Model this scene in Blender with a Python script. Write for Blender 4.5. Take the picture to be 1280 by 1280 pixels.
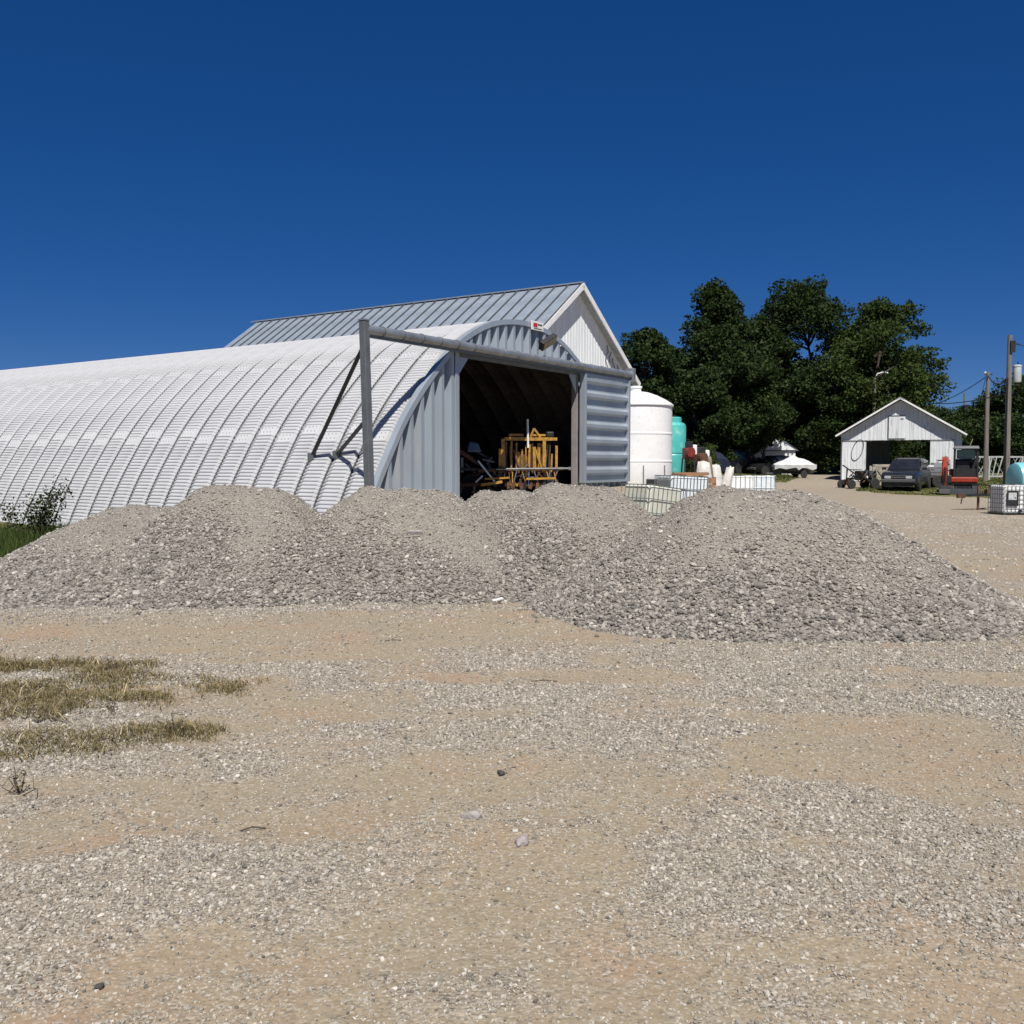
import bpy, math, random
import numpy as np
from mathutils import Vector, Matrix, Euler

random.seed(7); rng = np.random.default_rng(7)
scene = bpy.context.scene
for o in list(bpy.data.objects): bpy.data.objects.remove(o, do_unlink=True)
COL = scene.collection
PI = math.pi

# ------------------------------------------------------------------ camera, sky, sun, exposure
FPX = 1183.0                       # focal length in pixels of a 1280 px wide picture
cam_d = bpy.data.cameras.new('camera'); cam = bpy.data.objects.new('camera', cam_d); COL.objects.link(cam)
cam_d.sensor_width = 36.0; cam_d.lens = 36.0*FPX/1280.0; cam_d.clip_start = 0.05; cam_d.clip_end = 4000
cam.location = (0, 0, 1.7); cam.rotation_euler = (math.radians(90)-math.atan(62/FPX), 0, 0)
scene.camera = cam

SUN_EL = math.radians(57); SUN_AZ = math.radians(173.7)      # compass style: 0 = +Y, clockwise
S = Vector((math.sin(SUN_AZ)*math.cos(SUN_EL), math.cos(SUN_AZ)*math.cos(SUN_EL), math.sin(SUN_EL)))
world = bpy.data.worlds.new('World'); scene.world = world; world.use_nodes = True
wn = world.node_tree.nodes; wl = world.node_tree.links; wn.clear()
sky = wn.new('ShaderNodeTexSky'); sky.sky_type = 'NISHITA'; sky.sun_disc = False
sky.sun_elevation = SUN_EL; sky.sun_rotation = SUN_AZ; sky.altitude = 7000; sky.air_density = 1.0
sky.dust_density = 0.0; sky.ozone_density = 3.0
hs = wn.new('ShaderNodeHueSaturation'); hs.inputs['Saturation'].default_value = 1.77; hs.inputs['Value'].default_value = 1.9; hs.inputs['Hue'].default_value = 0.518
bg = wn.new('ShaderNodeBackground'); bg.inputs['Strength'].default_value = 0.055
wo = wn.new('ShaderNodeOutputWorld')
gam = wn.new('ShaderNodeGamma'); gam.inputs['Gamma'].default_value = 0.58; wl.new(sky.outputs[0], gam.inputs['Color']); wl.new(gam.outputs[0], hs.inputs['Color']); wl.new(hs.outputs[0], bg.inputs['Color']); wl.new(bg.outputs[0], wo.inputs['Surface'])
sd = bpy.data.lights.new('sun', 'SUN'); sd.energy = 4.8; sd.angle = math.radians(0.53); sd.color = (1.0, 0.955, 0.89)
sun = bpy.data.objects.new('sun', sd); COL.objects.link(sun); sun.location = (5, -20, 40)
sun.rotation_euler = (-S).to_track_quat('-Z', 'Y').to_euler()
scene.view_settings.view_transform = 'Standard'; scene.view_settings.look = 'None'
scene.view_settings.exposure = 0.4; scene.view_settings.gamma = 1.0
scene.view_settings.use_curve_mapping = False
scene.render.engine = 'CYCLES'

# ------------------------------------------------------------------ helpers
def gx(px, y): return (px-640.0)/FPX*y          # where a bearing stands at a distance y

class VN:                                       # value noise
    def __init__(s, seed): s.t = np.random.default_rng(seed).random((256, 256))
    def n(s, x, y):
        xi = np.floor(x).astype(int); yi = np.floor(y).astype(int); fx = x-xi; fy = y-yi
        fx = fx*fx*(3-2*fx); fy = fy*fy*(3-2*fy)
        a = s.t[xi % 256, yi % 256]; b = s.t[(xi+1) % 256, yi % 256]; c = s.t[xi % 256, (yi+1) % 256]; d = s.t[(xi+1) % 256, (yi+1) % 256]
        return (a*(1-fx)+b*fx)*(1-fy)+(c*(1-fx)+d*fx)*fy
    def fbm(s, x, y, o=4):
        r = 0; a = .5; x = np.asarray(x, float); y = np.asarray(y, float)
        for i in range(o): r = r+a*s.n(x, y); x = x*2.03+17.1; y = y*2.03+9.7; a *= .5
        return r/(1-.5**o)
NZ = VN(3); NZ2 = VN(5)
def sstep(a, b, x): t = np.clip((x-a)/(b-a), 0, 1); return t*t*(3-2*t)

CP = [(x, y, 0.0) for x in (-14, -9, -4, 0, 4, 9, 14) for y in (-6, 0, 4, 8, 12, 15.5)]
CP += [(-8, 18, 0), (-10, 22, -.08), (-12, 20, -.1), (-13, 25, -.1), (-16, 24, -.1), (-22, 30, .0), (-30, 45, .5), (-4, 21, .3), (-1.5, 23, .5), (1, 26, .7), (3.5, 30, .95), (2, 31, .95),
       (4.5, 35, .85), (7, 44, .9), (3.3, 22.5, .1), (4.6, 25, .12), (9, 22, .0), (10, 31, 0), (10, 40, .0), (11, 46, .25), (11.5, 54, .72),
       (15, 56, .75), (12, 62, .95), (17, 35, -.22), (18, 28, -.12), (24, 38, -.2), (14, 24, -.05), (20, 46, .12), (20, 49, .3), (24, 56, .5),
       (28, 58, .5), (33, 50, .3), (20, 64, .8), (35, 75, .8), (10, 75, 1.0), (-10, 60, .8), (0, 90, 1.0), (40, 100, 1.0), (-60, 80, .8), (60, 60, .5)]
CPA = np.array(CP)
def terrain(x, y):
    x = np.asarray(x, float); y = np.asarray(y, float); sh = x.shape
    xf = x.ravel(); yf = y.ravel(); num = np.zeros_like(xf); den = np.zeros_like(xf)
    for cx, cy, cz in CPA:
        w = 1/((xf-cx)**2+(yf-cy)**2+2.0)**2; num += w*cz; den += w
    return (num/den).reshape(sh)
def tz(x, y): return float(terrain(np.array([x]), np.array([y]))[0])

class MB:                                       # mesh builder
    def __init__(s): s.v = []; s.f = []; s.m = None
    def add(s, vs, fs):
        n = len(s.v)
        s.v += [tuple(s.m @ Vector(p)) if s.m is not None else tuple(p) for p in vs]; s.f += [tuple(i+n for i in f) for f in fs]; return s
    def box(s, x0, x1, y0, y1, z0, z1):
        return s.add([(x0,y0,z0),(x1,y0,z0),(x1,y1,z0),(x0,y1,z0),(x0,y0,z1),(x1,y0,z1),(x1,y1,z1),(x0,y1,z1)],
                     [(0,3,2,1),(4,5,6,7),(0,1,5,4),(1,2,6,5),(2,3,7,6),(3,0,4,7)])
    def bar(s, p, q, w, h=None):                # rectangular bar between two points
        h = h or w; p = Vector(p); q = Vector(q); d = (q-p).normalized()
        up = Vector((0,0,1)) if abs(d.z) < .95 else Vector((0,1,0))
        a = d.cross(up).normalized()*w/2; b = a.cross(d).normalized()*h/2
        return s.add([p-a-b,p+a-b,p+a+b,p-a+b,q-a-b,q+a-b,q+a+b,q-a+b], [(0,1,2,3),(7,6,5,4),(0,4,5,1),(1,5,6,2),(2,6,7,3),(3,7,4,0)])
    def tube(s, p, q, r0, r1=None, n=8, caps=True):
        r1 = r0 if r1 is None else r1; p = Vector(p); q = Vector(q); d = (q-p).normalized()
        up = Vector((0,0,1)) if abs(d.z) < .95 else Vector((0,1,0))
        a = d.cross(up).normalized(); b = a.cross(d).normalized()
        vs = [p+(a*math.cos(2*PI*i/n)+b*math.sin(2*PI*i/n))*r0 for i in range(n)]+[q+(a*math.cos(2*PI*i/n)+b*math.sin(2*PI*i/n))*r1 for i in range(n)]
        fs = [(i,(i+1)%n,n+(i+1)%n,n+i) for i in range(n)]
        if caps: fs += [tuple(range(n-1,-1,-1)), tuple(range(n,2*n))]
        return s.add(vs, fs)
    def path(s, pts, r, n=6):
        for i in range(len(pts)-1): s.tube(pts[i], pts[i+1], r if not hasattr(r,'__len__') else r[i], r if not hasattr(r,'__len__') else r[i+1], n, True)
        return s
    def lathe(s, prof, n=24, axis='z', c=(0,0,0)):
        vs = []
        for r, z in prof:
            for i in range(n):
                a = 2*PI*i/n; x, y = r*math.cos(a), r*math.sin(a)
                p = (x,y,z) if axis == 'z' else ((z,x,y) if axis == 'x' else (y,z,x))
                vs.append((p[0]+c[0],p[1]+c[1],p[2]+c[2]))
        fs = []; k = len(prof)
        for j in range(k-1):
            for i in range(n): fs.append((j*n+i,j*n+(i+1)%n,(j+1)*n+(i+1)%n,(j+1)*n+i))
        fs += [tuple(range(n-1,-1,-1)), tuple((k-1)*n+i for i in range(n))]
        return s.add(vs, fs)
    def loft(s, rings, caps=True):
        n = len(rings[0]); vs = [p for r in rings for p in r]; fs = []
        for j in range(len(rings)-1):
            for i in range(n): fs.append((j*n+i,j*n+(i+1)%n,(j+1)*n+(i+1)%n,(j+1)*n+i))
        if caps: fs += [tuple(range(n-1,-1,-1)), tuple((len(rings)-1)*n+i for i in range(n))]
        return s.add(vs, fs)
    def prism(s, poly, y0, y1, ax='y'):         # polygon in (a, z) extruded along y (or x)
        n = len(poly)
        f = (lambda a,z,t:(a,t,z)) if ax == 'y' else ((lambda a,z,t:(t,a,z)) if ax == 'x' else (lambda a,z,t:(a,z,t)))
        vs = [f(a,z,y0) for a,z in poly]+[f(a,z,y1) for a,z in poly]
        return s.add(vs, [(i,(i+1)%n,n+(i+1)%n,n+i) for i in range(n)]+[tuple(range(n-1,-1,-1)),tuple(range(n,2*n))])
    def build(s, name, mat, parent=None, smooth=False, bevel=0, loc=None, rz=None):
        me = bpy.data.meshes.new(name); me.from_pydata([tuple(p) for p in s.v], [], s.f); me.update()
        import bmesh
        bm = bmesh.new(); bm.from_mesh(me); bmesh.ops.recalc_face_normals(bm, faces=bm.faces); bm.to_mesh(me); bm.free()
        return link(name, me, mat, parent, smooth, bevel, loc, rz)
def link(name, me, mat, parent=None, smooth=False, bevel=0, loc=None, rz=None):
    if mat is not None and not me.materials: me.materials.append(mat)
    if smooth:
        me.polygons.foreach_set('use_smooth', np.ones(len(me.polygons), bool))
        if smooth != 'all': me.set_sharp_from_angle(angle=math.radians(24))
    o = bpy.data.objects.new(name, me); COL.objects.link(o); o.parent = parent
    if loc is not None: o.location = loc
    if rz is not None: o.rotation_euler = (0,0,rz)
    if bevel:
        b = o.modifiers.new('bevel', 'BEVEL'); b.width = bevel; b.segments = 2; b.limit_method = 'ANGLE'
    return o
def np_mesh(name, V, F):                        # V (n,3), F (m,k) arrays
    me = bpy.data.meshes.new(name); V = np.asarray(V, np.float32); F = np.asarray(F, np.int32); m, k = F.shape
    me.vertices.add(len(V)); me.vertices.foreach_set('co', V.ravel()); me.loops.add(m*k); me.loops.foreach_set('vertex_index', F.ravel())
    me.polygons.add(m); me.polygons.foreach_set('loop_start', np.arange(0, m*k, k, dtype=np.int32)); me.polygons.foreach_set('loop_total', np.full(m, k, np.int32))
    me.update(calc_edges=True); return me
def fattr(me, name, arr, dom='POINT'):
    a = me.attributes.new(name, 'FLOAT', dom); a.data.foreach_set('value', np.asarray(arr, np.float32).ravel())
def tag(o, label, cat, group=None):
    o['label'] = label; o['category'] = cat
    if group: o['group'] = group
    return o
def thing(name, label, cat, loc=(0,0,0), rz=0, group=None):
    o = bpy.data.objects.new(name, None); COL.objects.link(o); o.location = loc; o.rotation_euler = (0,0,rz); o.empty_display_size = .3
    return tag(o, label, cat, group)

# ------------------------------------------------------------------ materials
MATS = {}
def pm(name, c1, c2=None, scale=4.0, rough=.7, metal=0.0, bump=0.0, bscale=None, stretch=(1,1,1), spec=.5, ramp=(.35,.65), detail=4, trans=0, c3=None, s3=1.0):
    if name in MATS: return MATS[name]
    m = bpy.data.materials.new(name); m.use_nodes = True; N = m.node_tree.nodes; L = m.node_tree.links
    p = N['Principled BSDF']; p.inputs['Roughness'].default_value = rough; p.inputs['Metallic'].default_value = metal
    p.inputs['Specular IOR Level'].default_value = spec
    tc = N.new('ShaderNodeTexCoord'); mp = N.new('ShaderNodeMapping'); mp.inputs['Scale'].default_value = stretch; L.new(tc.outputs['Object'], mp.inputs['Vector'])
    c2 = c2 or tuple(v*.82 for v in c1)
    nz = N.new('ShaderNodeTexNoise'); nz.inputs['Scale'].default_value = scale; nz.inputs['Detail'].default_value = detail; L.new(mp.outputs[0], nz.inputs['Vector'])
    mr = N.new('ShaderNodeMapRange'); mr.inputs[1].default_value = ramp[0]; mr.inputs[2].default_value = ramp[1]; L.new(nz.outputs[0], mr.inputs[0])
    mx = N.new('ShaderNodeMix'); mx.data_type = 'RGBA'; mx.inputs['A'].default_value = (*c1,1); mx.inputs['B'].default_value = (*c2,1); L.new(mr.outputs[0], mx.inputs['Factor'])
    out = mx.outputs['Result']
    if c3:
        n3 = N.new('ShaderNodeTexNoise'); n3.inputs['Scale'].default_value = s3; n3.inputs['Detail'].default_value = 6; L.new(mp.outputs[0], n3.inputs['Vector'])
        r3 = N.new('ShaderNodeMapRange'); r3.inputs[1].default_value = .58; r3.inputs[2].default_value = .72; L.new(n3.outputs[0], r3.inputs[0])
        m3 = N.new('ShaderNodeMix'); m3.data_type = 'RGBA'; L.new(out, m3.inputs['A']); m3.inputs['B'].default_value = (*c3,1); L.new(r3.outputs[0], m3.inputs['Factor']); out = m3.outputs['Result']
    L.new(out, p.inputs['Base Color'])
    if bump:
        nb = N.new('ShaderNodeTexNoise'); nb.inputs['Scale'].default_value = bscale or scale*5; nb.inputs['Detail'].default_value = 5; L.new(mp.outputs[0], nb.inputs['Vector'])
        b = N.new('ShaderNodeBump'); b.inputs['Strength'].default_value = 1; b.inputs['Distance'].default_value = bump; L.new(nb.outputs[0], b.inputs['Height']); L.new(b.outputs[0], p.inputs['Normal'])
    if trans: p.inputs['Transmission Weight'].default_value = trans
    MATS[name] = m; return m
galv = pm('galvanised_arch', (.485,.49,.50), (.43,.435,.445), 1.3, .6, 0, .002, 30, spec=.25, c3=(.43,.43,.43), s3=.6)
galv_front = pm('galvanised_wall', (.40,.455,.50), (.34,.39,.43), 1.2, .42, .4, .002, 20, (1,1,.25), c3=(.42,.44,.46), s3=2.5)
galv_dark = pm('galvanised_steel', (.20,.215,.22), (.15,.16,.165), 3, .5, .5, .002, 30)
galv_pipe = pm('galvanised_pipe', (.36,.38,.41), (.26,.28,.30), 3, .42, .6, .003, 18, c3=(.24,.24,.23), s3=5)
roof_metal = pm('old_roof_metal', (.33,.385,.45), (.27,.315,.37), 2.2, .5, .4, .004, 12, c3=(.30,.31,.33), s3=6)
seam_dark = pm('roof_seam', (.10,.11,.12), None, 4, .6, .3)
white_siding = pm('white_siding', (.78,.80,.79), (.70,.72,.72), 3, .55, 0, .002, 20, (1,1,.2))
white_trim = pm('white_trim', (.80,.80,.78), (.70,.70,.68), 5, .5)
soffit_m = pm('soffit_grey', (.42,.43,.44), None, 4, .7)
old_white = pm('weathered_white_boards', (.72,.74,.75), (.60,.62,.63), 5, .75, 0, .004, 30, (1,1,.12), c3=(.36,.35,.33), s3=9)
old_roof = pm('rusty_tin_roof', (.40,.40,.40), (.30,.28,.26), 3, .55, .4, .004)
steel_black = pm('black_steel', (.018,.019,.02), (.03,.03,.03), 6, .5, .2, .002)
black_rubber = pm('tyre_rubber', (.018,.018,.018), (.03,.029,.027), 8, .85, 0, .003)
dark_int = pm('dark_interior', (.03,.03,.03), None, 3, .9)
glass_dark = pm('dark_glass', (.012,.014,.017), (.02,.022,.026), 2, .06, 0, spec=.8)
chrome = pm('bright_metal', (.6,.6,.6), (.5,.5,.5), 6, .25, .9)
yellow_paint = pm('yellow_machine_paint', (.45,.245,.035), (.30,.155,.025), 9, .45, 0, .001, c3=(.16,.09,.04), s3=6)
rust = pm('rust_brown', (.13,.06,.03), (.07,.035,.02), 6, .85, 0, .004)
orange_paint = pm('orange_red_paint', (.34,.042,.018), (.26,.032,.014), 6, .4, c3=(.15,.04,.02), s3=7)
poly_white = pm('white_poly', (.82,.82,.81), (.78,.78,.77), 2, .4, 0, .003, 6, c3=(.68,.67,.64), s3=9)
poly_teal = pm('teal_poly', (.055,.38,.345), (.09,.45,.41), 1.5, .4, 0, .002, c3=(.22,.52,.48), s3=3)
poly_cream = pm('cream_poly', (.60,.60,.50), (.52,.52,.44), 3, .45)
poly_pale = pm('pale_poly', (.72,.76,.78), (.62,.68,.72), 3, .4)
poly_blue = pm('aqua_poly', (.17,.47,.50), (.22,.52,.55), 1.5, .35)
cage_m = pm('cage_wire', (.30,.33,.33), (.2,.22,.22), 9, .45, .6)
wood_pole = pm('weathered_pole', (.20,.18,.155), (.12,.108,.095), 4, .9, 0, .01, 12, (3,3,.25))
wood_board = pm('raw_boards', (.36,.20,.10), (.24,.14,.08), 6, .85, 0, .004, 20, (.3,3,3))
bag_white = pm('white_woven_bag', (.66,.64,.60), (.50,.48,.44), 5, .85, 0, .01, 8)
tarp_white = pm('white_tarp', (.62,.62,.61), (.5,.5,.5), 2, .6, 0, .02, 3)
paint_grey = pm('grey_blue_car_paint', (.028,.032,.038), (.022,.025,.03), 3, .18, .3)
paint_black = pm('black_car_paint', (.006,.006,.007), (.01,.01,.01), 3, .4, 0, spec=.3)
paint_navy = pm('navy_cover', (.008,.013,.035), (.006,.01,.025), 3, .7, 0, .01)
paint_red = pm('dark_red_car_paint', (.05,.006,.008), None, 3, .3, .0)
lamp_glass = pm('headlamp_glass', (.55,.57,.58), (.45,.47,.5), 9, .12, .3)
bark = pm('bark', (.10,.08,.06), (.06,.048,.036), 5, .95, 0, .02, 10, (2,2,.4))
blue_tarp = pm('faded_blue_cloth', (.12,.2,.28), (.08,.13,.2), 4, .8)
wire_m = pm('black_wire', (.02,.02,.02), None, 5, .7)
sign_white = pm('sign_white', (.8,.8,.78), None, 5, .5)
sign_red = pm('sign_red', (.5,.03,.03), None, 5, .5)
sign_ink = pm('sign_ink', (.1,.1,.1), None, 5, .5)
green_glass = pm('greenish_glass', (.10,.22,.18), (.05,.12,.10), 3, .1, 0, spec=.8)
transf_grey = pm('transformer_grey', (.55,.58,.57), (.45,.48,.47), 3, .4)

def leaf_mat(name, c1, c2, rough=.7, tl=.28):
    m = bpy.data.materials.new(name); m.use_nodes = True; N = m.node_tree.nodes; L = m.node_tree.links
    p = N['Principled BSDF']; p.inputs['Roughness'].default_value = rough; p.inputs['Specular IOR Level'].default_value = .18
    at = N.new('ShaderNodeAttribute'); at.attribute_name = 'tint'
    mx = N.new('ShaderNodeMix'); mx.data_type = 'RGBA'; mx.inputs['A'].default_value = (*c1,1); mx.inputs['B'].default_value = (*c2,1)
    L.new(at.outputs['Fac'], mx.inputs['Factor']); L.new(mx.outputs['Result'], p.inputs['Base Color'])
    t = N.new('ShaderNodeBsdfTranslucent'); L.new(mx.outputs['Result'], t.inputs['Color'])
    ms = N.new('ShaderNodeMixShader'); ms.inputs[0].default_value = tl; L.new(p.outputs[0], ms.inputs[1]); L.new(t.outputs[0], ms.inputs[2])
    L.new(ms.outputs[0], N['Material Output'].inputs['Surface']); return m
leaf_dark = leaf_mat('leaf_dark', (.013,.026,.008), (.046,.076,.017))
leaf_mid = leaf_mat('leaf_mid', (.020,.036,.009), (.072,.108,.021))
leaf_bush = leaf_mat('leaf_bush', (.035,.06,.012), (.09,.12,.025))
leaf_weed = leaf_mat('leaf_weed', (.018,.030,.009), (.06,.075,.022))
grass_green = leaf_mat('grass_green', (.03,.055,.012), (.10,.13,.03))
grass_lawn = leaf_mat('grass_lawn', (.045,.06,.016), (.12,.13,.035))
grass_dry = leaf_mat('grass_dry', (.062,.062,.022), (.34,.265,.13), .7, .15)

def stone_mat(name, ca, cb, cc):
    m = bpy.data.materials.new(name); m.use_nodes = True; N = m.node_tree.nodes; L = m.node_tree.links
    p = N['Principled BSDF']; p.inputs['Roughness'].default_value = .9; p.inputs['Specular IOR Level'].default_value = .25
    at = N.new('ShaderNodeAttribute'); at.attribute_name = 'tint'; at.attribute_type = 'INSTANCER'
    r = N.new('ShaderNodeValToRGB'); e = r.color_ramp.elements; e[0].color = (*ca,1); e[1].color = (*cc,1); k = r.color_ramp.elements.new(.5); k.color = (*cb,1)
    L.new(at.outputs['Fac'], r.inputs[0])
    tc = N.new('ShaderNodeTexCoord'); nz = N.new('ShaderNodeTexNoise'); nz.inputs['Scale'].default_value = 2.5; nz.inputs['Detail'].default_value = 5; L.new(tc.outputs['Object'], nz.inputs['Vector'])
    mr = N.new('ShaderNodeMapRange'); mr.inputs[1].default_value = .3; mr.inputs[2].default_value = .7; mr.inputs[3].default_value = .8; mr.inputs[4].default_value = 1.15; L.new(nz.outputs[0], mr.inputs[0])
    mm = N.new('ShaderNodeVectorMath'); mm.operation = 'SCALE'; L.new(r.outputs[0], mm.inputs[0]); L.new(mr.outputs[0], mm.inputs['Scale']); L.new(mm.outputs[0], p.inputs['Base Color'])
    return m
stone_pile = stone_mat('crushed_limestone', (.115,.106,.094), (.265,.242,.212), (.50,.462,.405))
stone_yard = stone_mat('yard_gravel', (.12,.11,.094), (.295,.268,.222), (.52,.485,.42))

def rock_nodes(name, mat, sub, amp):
    g = bpy.data.node_groups.new(name, 'GeometryNodeTree')
    g.interface.new_socket('Geometry', in_out='INPUT', socket_type='NodeSocketGeometry'); g.interface.new_socket('Geometry', in_out='OUTPUT', socket_type='NodeSocketGeometry')
    N = g.nodes; L = g.links; gi = N.new('NodeGroupInput'); go = N.new('NodeGroupOutput'); jn = N.new('GeometryNodeJoinGeometry')
    for k in range(4):
        ic = N.new('GeometryNodeMeshIcoSphere'); ic.inputs['Radius'].default_value = 1; ic.inputs['Subdivisions'].default_value = sub
        nz = N.new('ShaderNodeTexNoise'); nz.noise_dimensions = '4D'; nz.inputs['W'].default_value = k*7.3; nz.inputs['Scale'].default_value = .9; nz.inputs['Detail'].default_value = 1
        vm = N.new('ShaderNodeVectorMath'); vm.operation = 'SUBTRACT'; vm.inputs[1].default_value = (.5,.5,.5); L.new(nz.outputs['Color'], vm.inputs[0])
        vs = N.new('ShaderNodeVectorMath'); vs.operation = 'SCALE'; vs.inputs['Scale'].default_value = amp; L.new(vm.outputs[0], vs.inputs[0])
        sp = N.new('GeometryNodeSetPosition'); L.new(ic.outputs[0], sp.inputs['Geometry']); L.new(vs.outputs[0], sp.inputs['Offset'])
        sm = N.new('GeometryNodeSetMaterial'); sm.inputs['Material'].default_value = mat; L.new(sp.outputs[0], sm.inputs['Geometry'])
        ti = N.new('GeometryNodeGeometryToInstance'); L.new(sm.outputs[0], ti.inputs[0]); L.new(ti.outputs[0], jn.inputs[0])
    ip = N.new('GeometryNodeInstanceOnPoints'); ip.inputs['Pick Instance'].default_value = True
    L.new(gi.outputs[0], ip.inputs['Points']); L.new(jn.outputs[0], ip.inputs['Instance'])
    a = N.new('GeometryNodeInputNamedAttribute'); a.data_type = 'FLOAT_VECTOR'; a.inputs['Name'].default_value = 'rot'
    er = N.new('FunctionNodeEulerToRotation'); L.new(a.outputs[0], er.inputs[0]); L.new(er.outputs[0], ip.inputs['Rotation'])
    b = N.new('GeometryNodeInputNamedAttribute'); b.data_type = 'FLOAT_VECTOR'; b.inputs['Name'].default_value = 'scl'; L.new(b.outputs[0], ip.inputs['Scale'])
    c = N.new('GeometryNodeInputNamedAttribute'); c.data_type = 'INT'; c.inputs['Name'].default_value = 'kind_i'; L.new(c.outputs[0], ip.inputs['Instance Index'])
    L.new(ip.outputs[0], go.inputs[0]); return g
rocks_pile = rock_nodes('pile_rocks', stone_pile, 2, 1.1)
rocks_yard = rock_nodes('yard_rocks', stone_yard, 1, 0.9)
def scatter(name, P, size, tint, group, mat, parent=None, flat=.7):
    n = len(P); me = bpy.data.meshes.new(name); me.vertices.add(n); me.vertices.foreach_set('co', np.asarray(P, np.float32).ravel())
    def va(nm, A): a = me.attributes.new(nm, 'FLOAT_VECTOR', 'POINT'); a.data.foreach_set('vector', np.asarray(A, np.float32).ravel())
    va('rot', np.c_[rng.normal(0,.45,n), rng.normal(0,.45,n), rng.random(n)*6.28])
    va('scl', np.c_[size*rng.uniform(.8,1.35,n), size*rng.uniform(.65,1.05,n), size*rng.uniform(.5,.9,n)*flat/.7])
    fattr(me, 'tint', tint); a = me.attributes.new('kind_i', 'INT', 'POINT'); a.data.foreach_set('value', rng.integers(0,4,n).astype(np.int32))
    o = link(name, me, mat, parent); md = o.modifiers.new('rocks', 'NODES'); md.node_group = group; o['kind'] = 'stuff'; return o

# ------------------------------------------------------------------ gravel piles (shape functions first: the ground needs them)
# cx, cy, height, run left, run right, run front, run back, ridge half length
PILES = [(-5.55,14.2,1.02,1.75,2.0,3.2,2.2,.45), (-3.75,13.35,1.38,1.9,1.65,2.45,2.4,.40), (-1.55,13.5,1.35,1.65,1.9,2.35,2.3,.48),
         (-.15,16.3,1.22,1.7,1.8,2.2,2.0,.30), (1.0,14.0,1.43,1.8,2.0,2.75,2.2,.30), (2.95,11.5,1.41,2.4,2.75,2.8,2.4,.36)]
def pile_h(i, x, y):
    cx, cy, H, rl, rr, rf, rb, L = PILES[i]
    dx = x-cx; dy = y-cy; ang = np.arctan2(dy, dx); w = 1+.10*(NZ.fbm(np.cos(ang)*1.3+i*7, np.sin(ang)*1.3+3, 3)-.5)*2
    sx = np.sign(dx)*np.maximum(np.abs(dx)-L, 0); rx = np.where(dx < 0, rl, rr); ry = np.where(dy < 0, rf, rb)
    r = np.sqrt((sx/rx)**2+(dy/ry)**2)/w; a = .16
    h = 1-(np.sqrt(r*r+a*a)-a)/(math.sqrt(1+a*a)-a)
    h = np.where(h < .16, .16*np.exp((h-.16)/.16)*1.0-.06, h*(1.0)) if False else h
    bump = .20*(NZ2.fbm(x*.9+i*3, y*.9, 3)-.5)+.08*(NZ2.fbm(x*4+i, y*4, 2)-.5)+.07*(NZ.fbm(ang*4.5+i*5, r*1.2, 3)-.5)*np.clip(r*2, 0, 1)
    return H*h+bump*np.clip(h*4, 0, 1)-.03
def pile_all(x, y): return np.max([pile_h(i, x, y) for i in range(len(PILES))], axis=0)

# ------------------------------------------------------------------ ground
def axis(a, lo, hi, fine, grow=1.12):
    pts = list(np.arange(lo, hi+1e-6, fine)); s = fine; p = hi
    while p < a:
        s = min(s*grow, .45) if p < 68 else s*1.25
        p += s; pts.append(p)
    return pts
ys = np.array(axis(1200, 1.5, 13, .075)); ys = np.concatenate([np.array([-300,-150,-80,-40,-20,-10,-6,-4,-2,-.5,.5,1.1]), ys])
xp = np.array(axis(900, 0, 7.5, .085)); xs = np.concatenate([-xp[:0:-1], xp])
X, Y = np.meshgrid(xs, ys)
def seg_dist(x, y, pts):
    d = np.full(np.shape(x), 1e9)
    for (ax, ay), (bx, by) in zip(pts[:-1], pts[1:]):
        vx, vy = bx-ax, by-ay; t = np.clip(((x-ax)*vx+(y-ay)*vy)/(vx*vx+vy*vy), 0, 1); d = np.minimum(d, np.hypot(x-ax-t*vx, y-ay-t*vy))
    return d
DRIVE = [(11,38),(14.5,46.5),(17.4,52.5),(19.4,57.5),(21.2,66),(26,85)]
def grass_mask(x, y):
    wob = 1.6*(NZ.fbm(x*.35, y*.35, 3)-.5)
    right = sstep(-.3, .5, (y-np.maximum(48.0-(x-17.3)*1.7, 42.6)+wob*.7))*sstep(16.0, 17.2, x+wob*.5)
    far = sstep(50.6, 51.6, y+wob*.6)*sstep(3, 6, x)
    left = sstep(.0, 1.2, -(x+7.4+wob*.5)-(13.0-y)*.9)*sstep(12.5, 14, y)*sstep(0, 1, -x-.40*y)
    back = sstep(62, 66, y)
    g = np.maximum.reduce([right, far, left, back]); d = seg_dist(x, y, DRIVE); g = g*sstep(1.5, 2.2, d+wob*.3)
    return g
def gravel_mask(x, y):                           # 1 = loose gravel, 0 = bare packed dirt
    n = NZ.fbm(x*1.05+4, y*1.35+2, 5)+.35*(NZ2.fbm(x*2.6, y*3.0, 3)-.5)
    tr = NZ2.fbm(x*.22+3, y*1.9-.25*x, 4)-.5                                            # wheel tracks running across the yard
    n = n+.55*tr*sstep(5.5, 7.5, y)+.22*tr
    g = .20+.80*sstep(.30, .62, n+.16*(NZ.fbm(x*7, y*8, 3)-.5))
    band = np.exp(-((y-(9.6+.22*np.sin(x*.5)))/1.2)**2)*sstep(-9, -6, -x+1.5)      # wheel-worn dirt strip before the heaps
    g = np.maximum(g*(1-.85*band), .85*sstep(17, 24, y)*(.6+.8*(n-.3)))
    return np.clip(g, 0, 1)
GR = grass_mask(X, Y); GV = gravel_mask(X, Y)
rel = .035*(NZ.fbm(X*.8, Y*.8, 4)-.5)+.012*(NZ2.fbm(X*5, Y*5, 3)-.5)+.012*GV
def ground_z(x, y): return terrain(x, y)
Z = terrain(X, Y)+rel*(1+2*GR)
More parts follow.
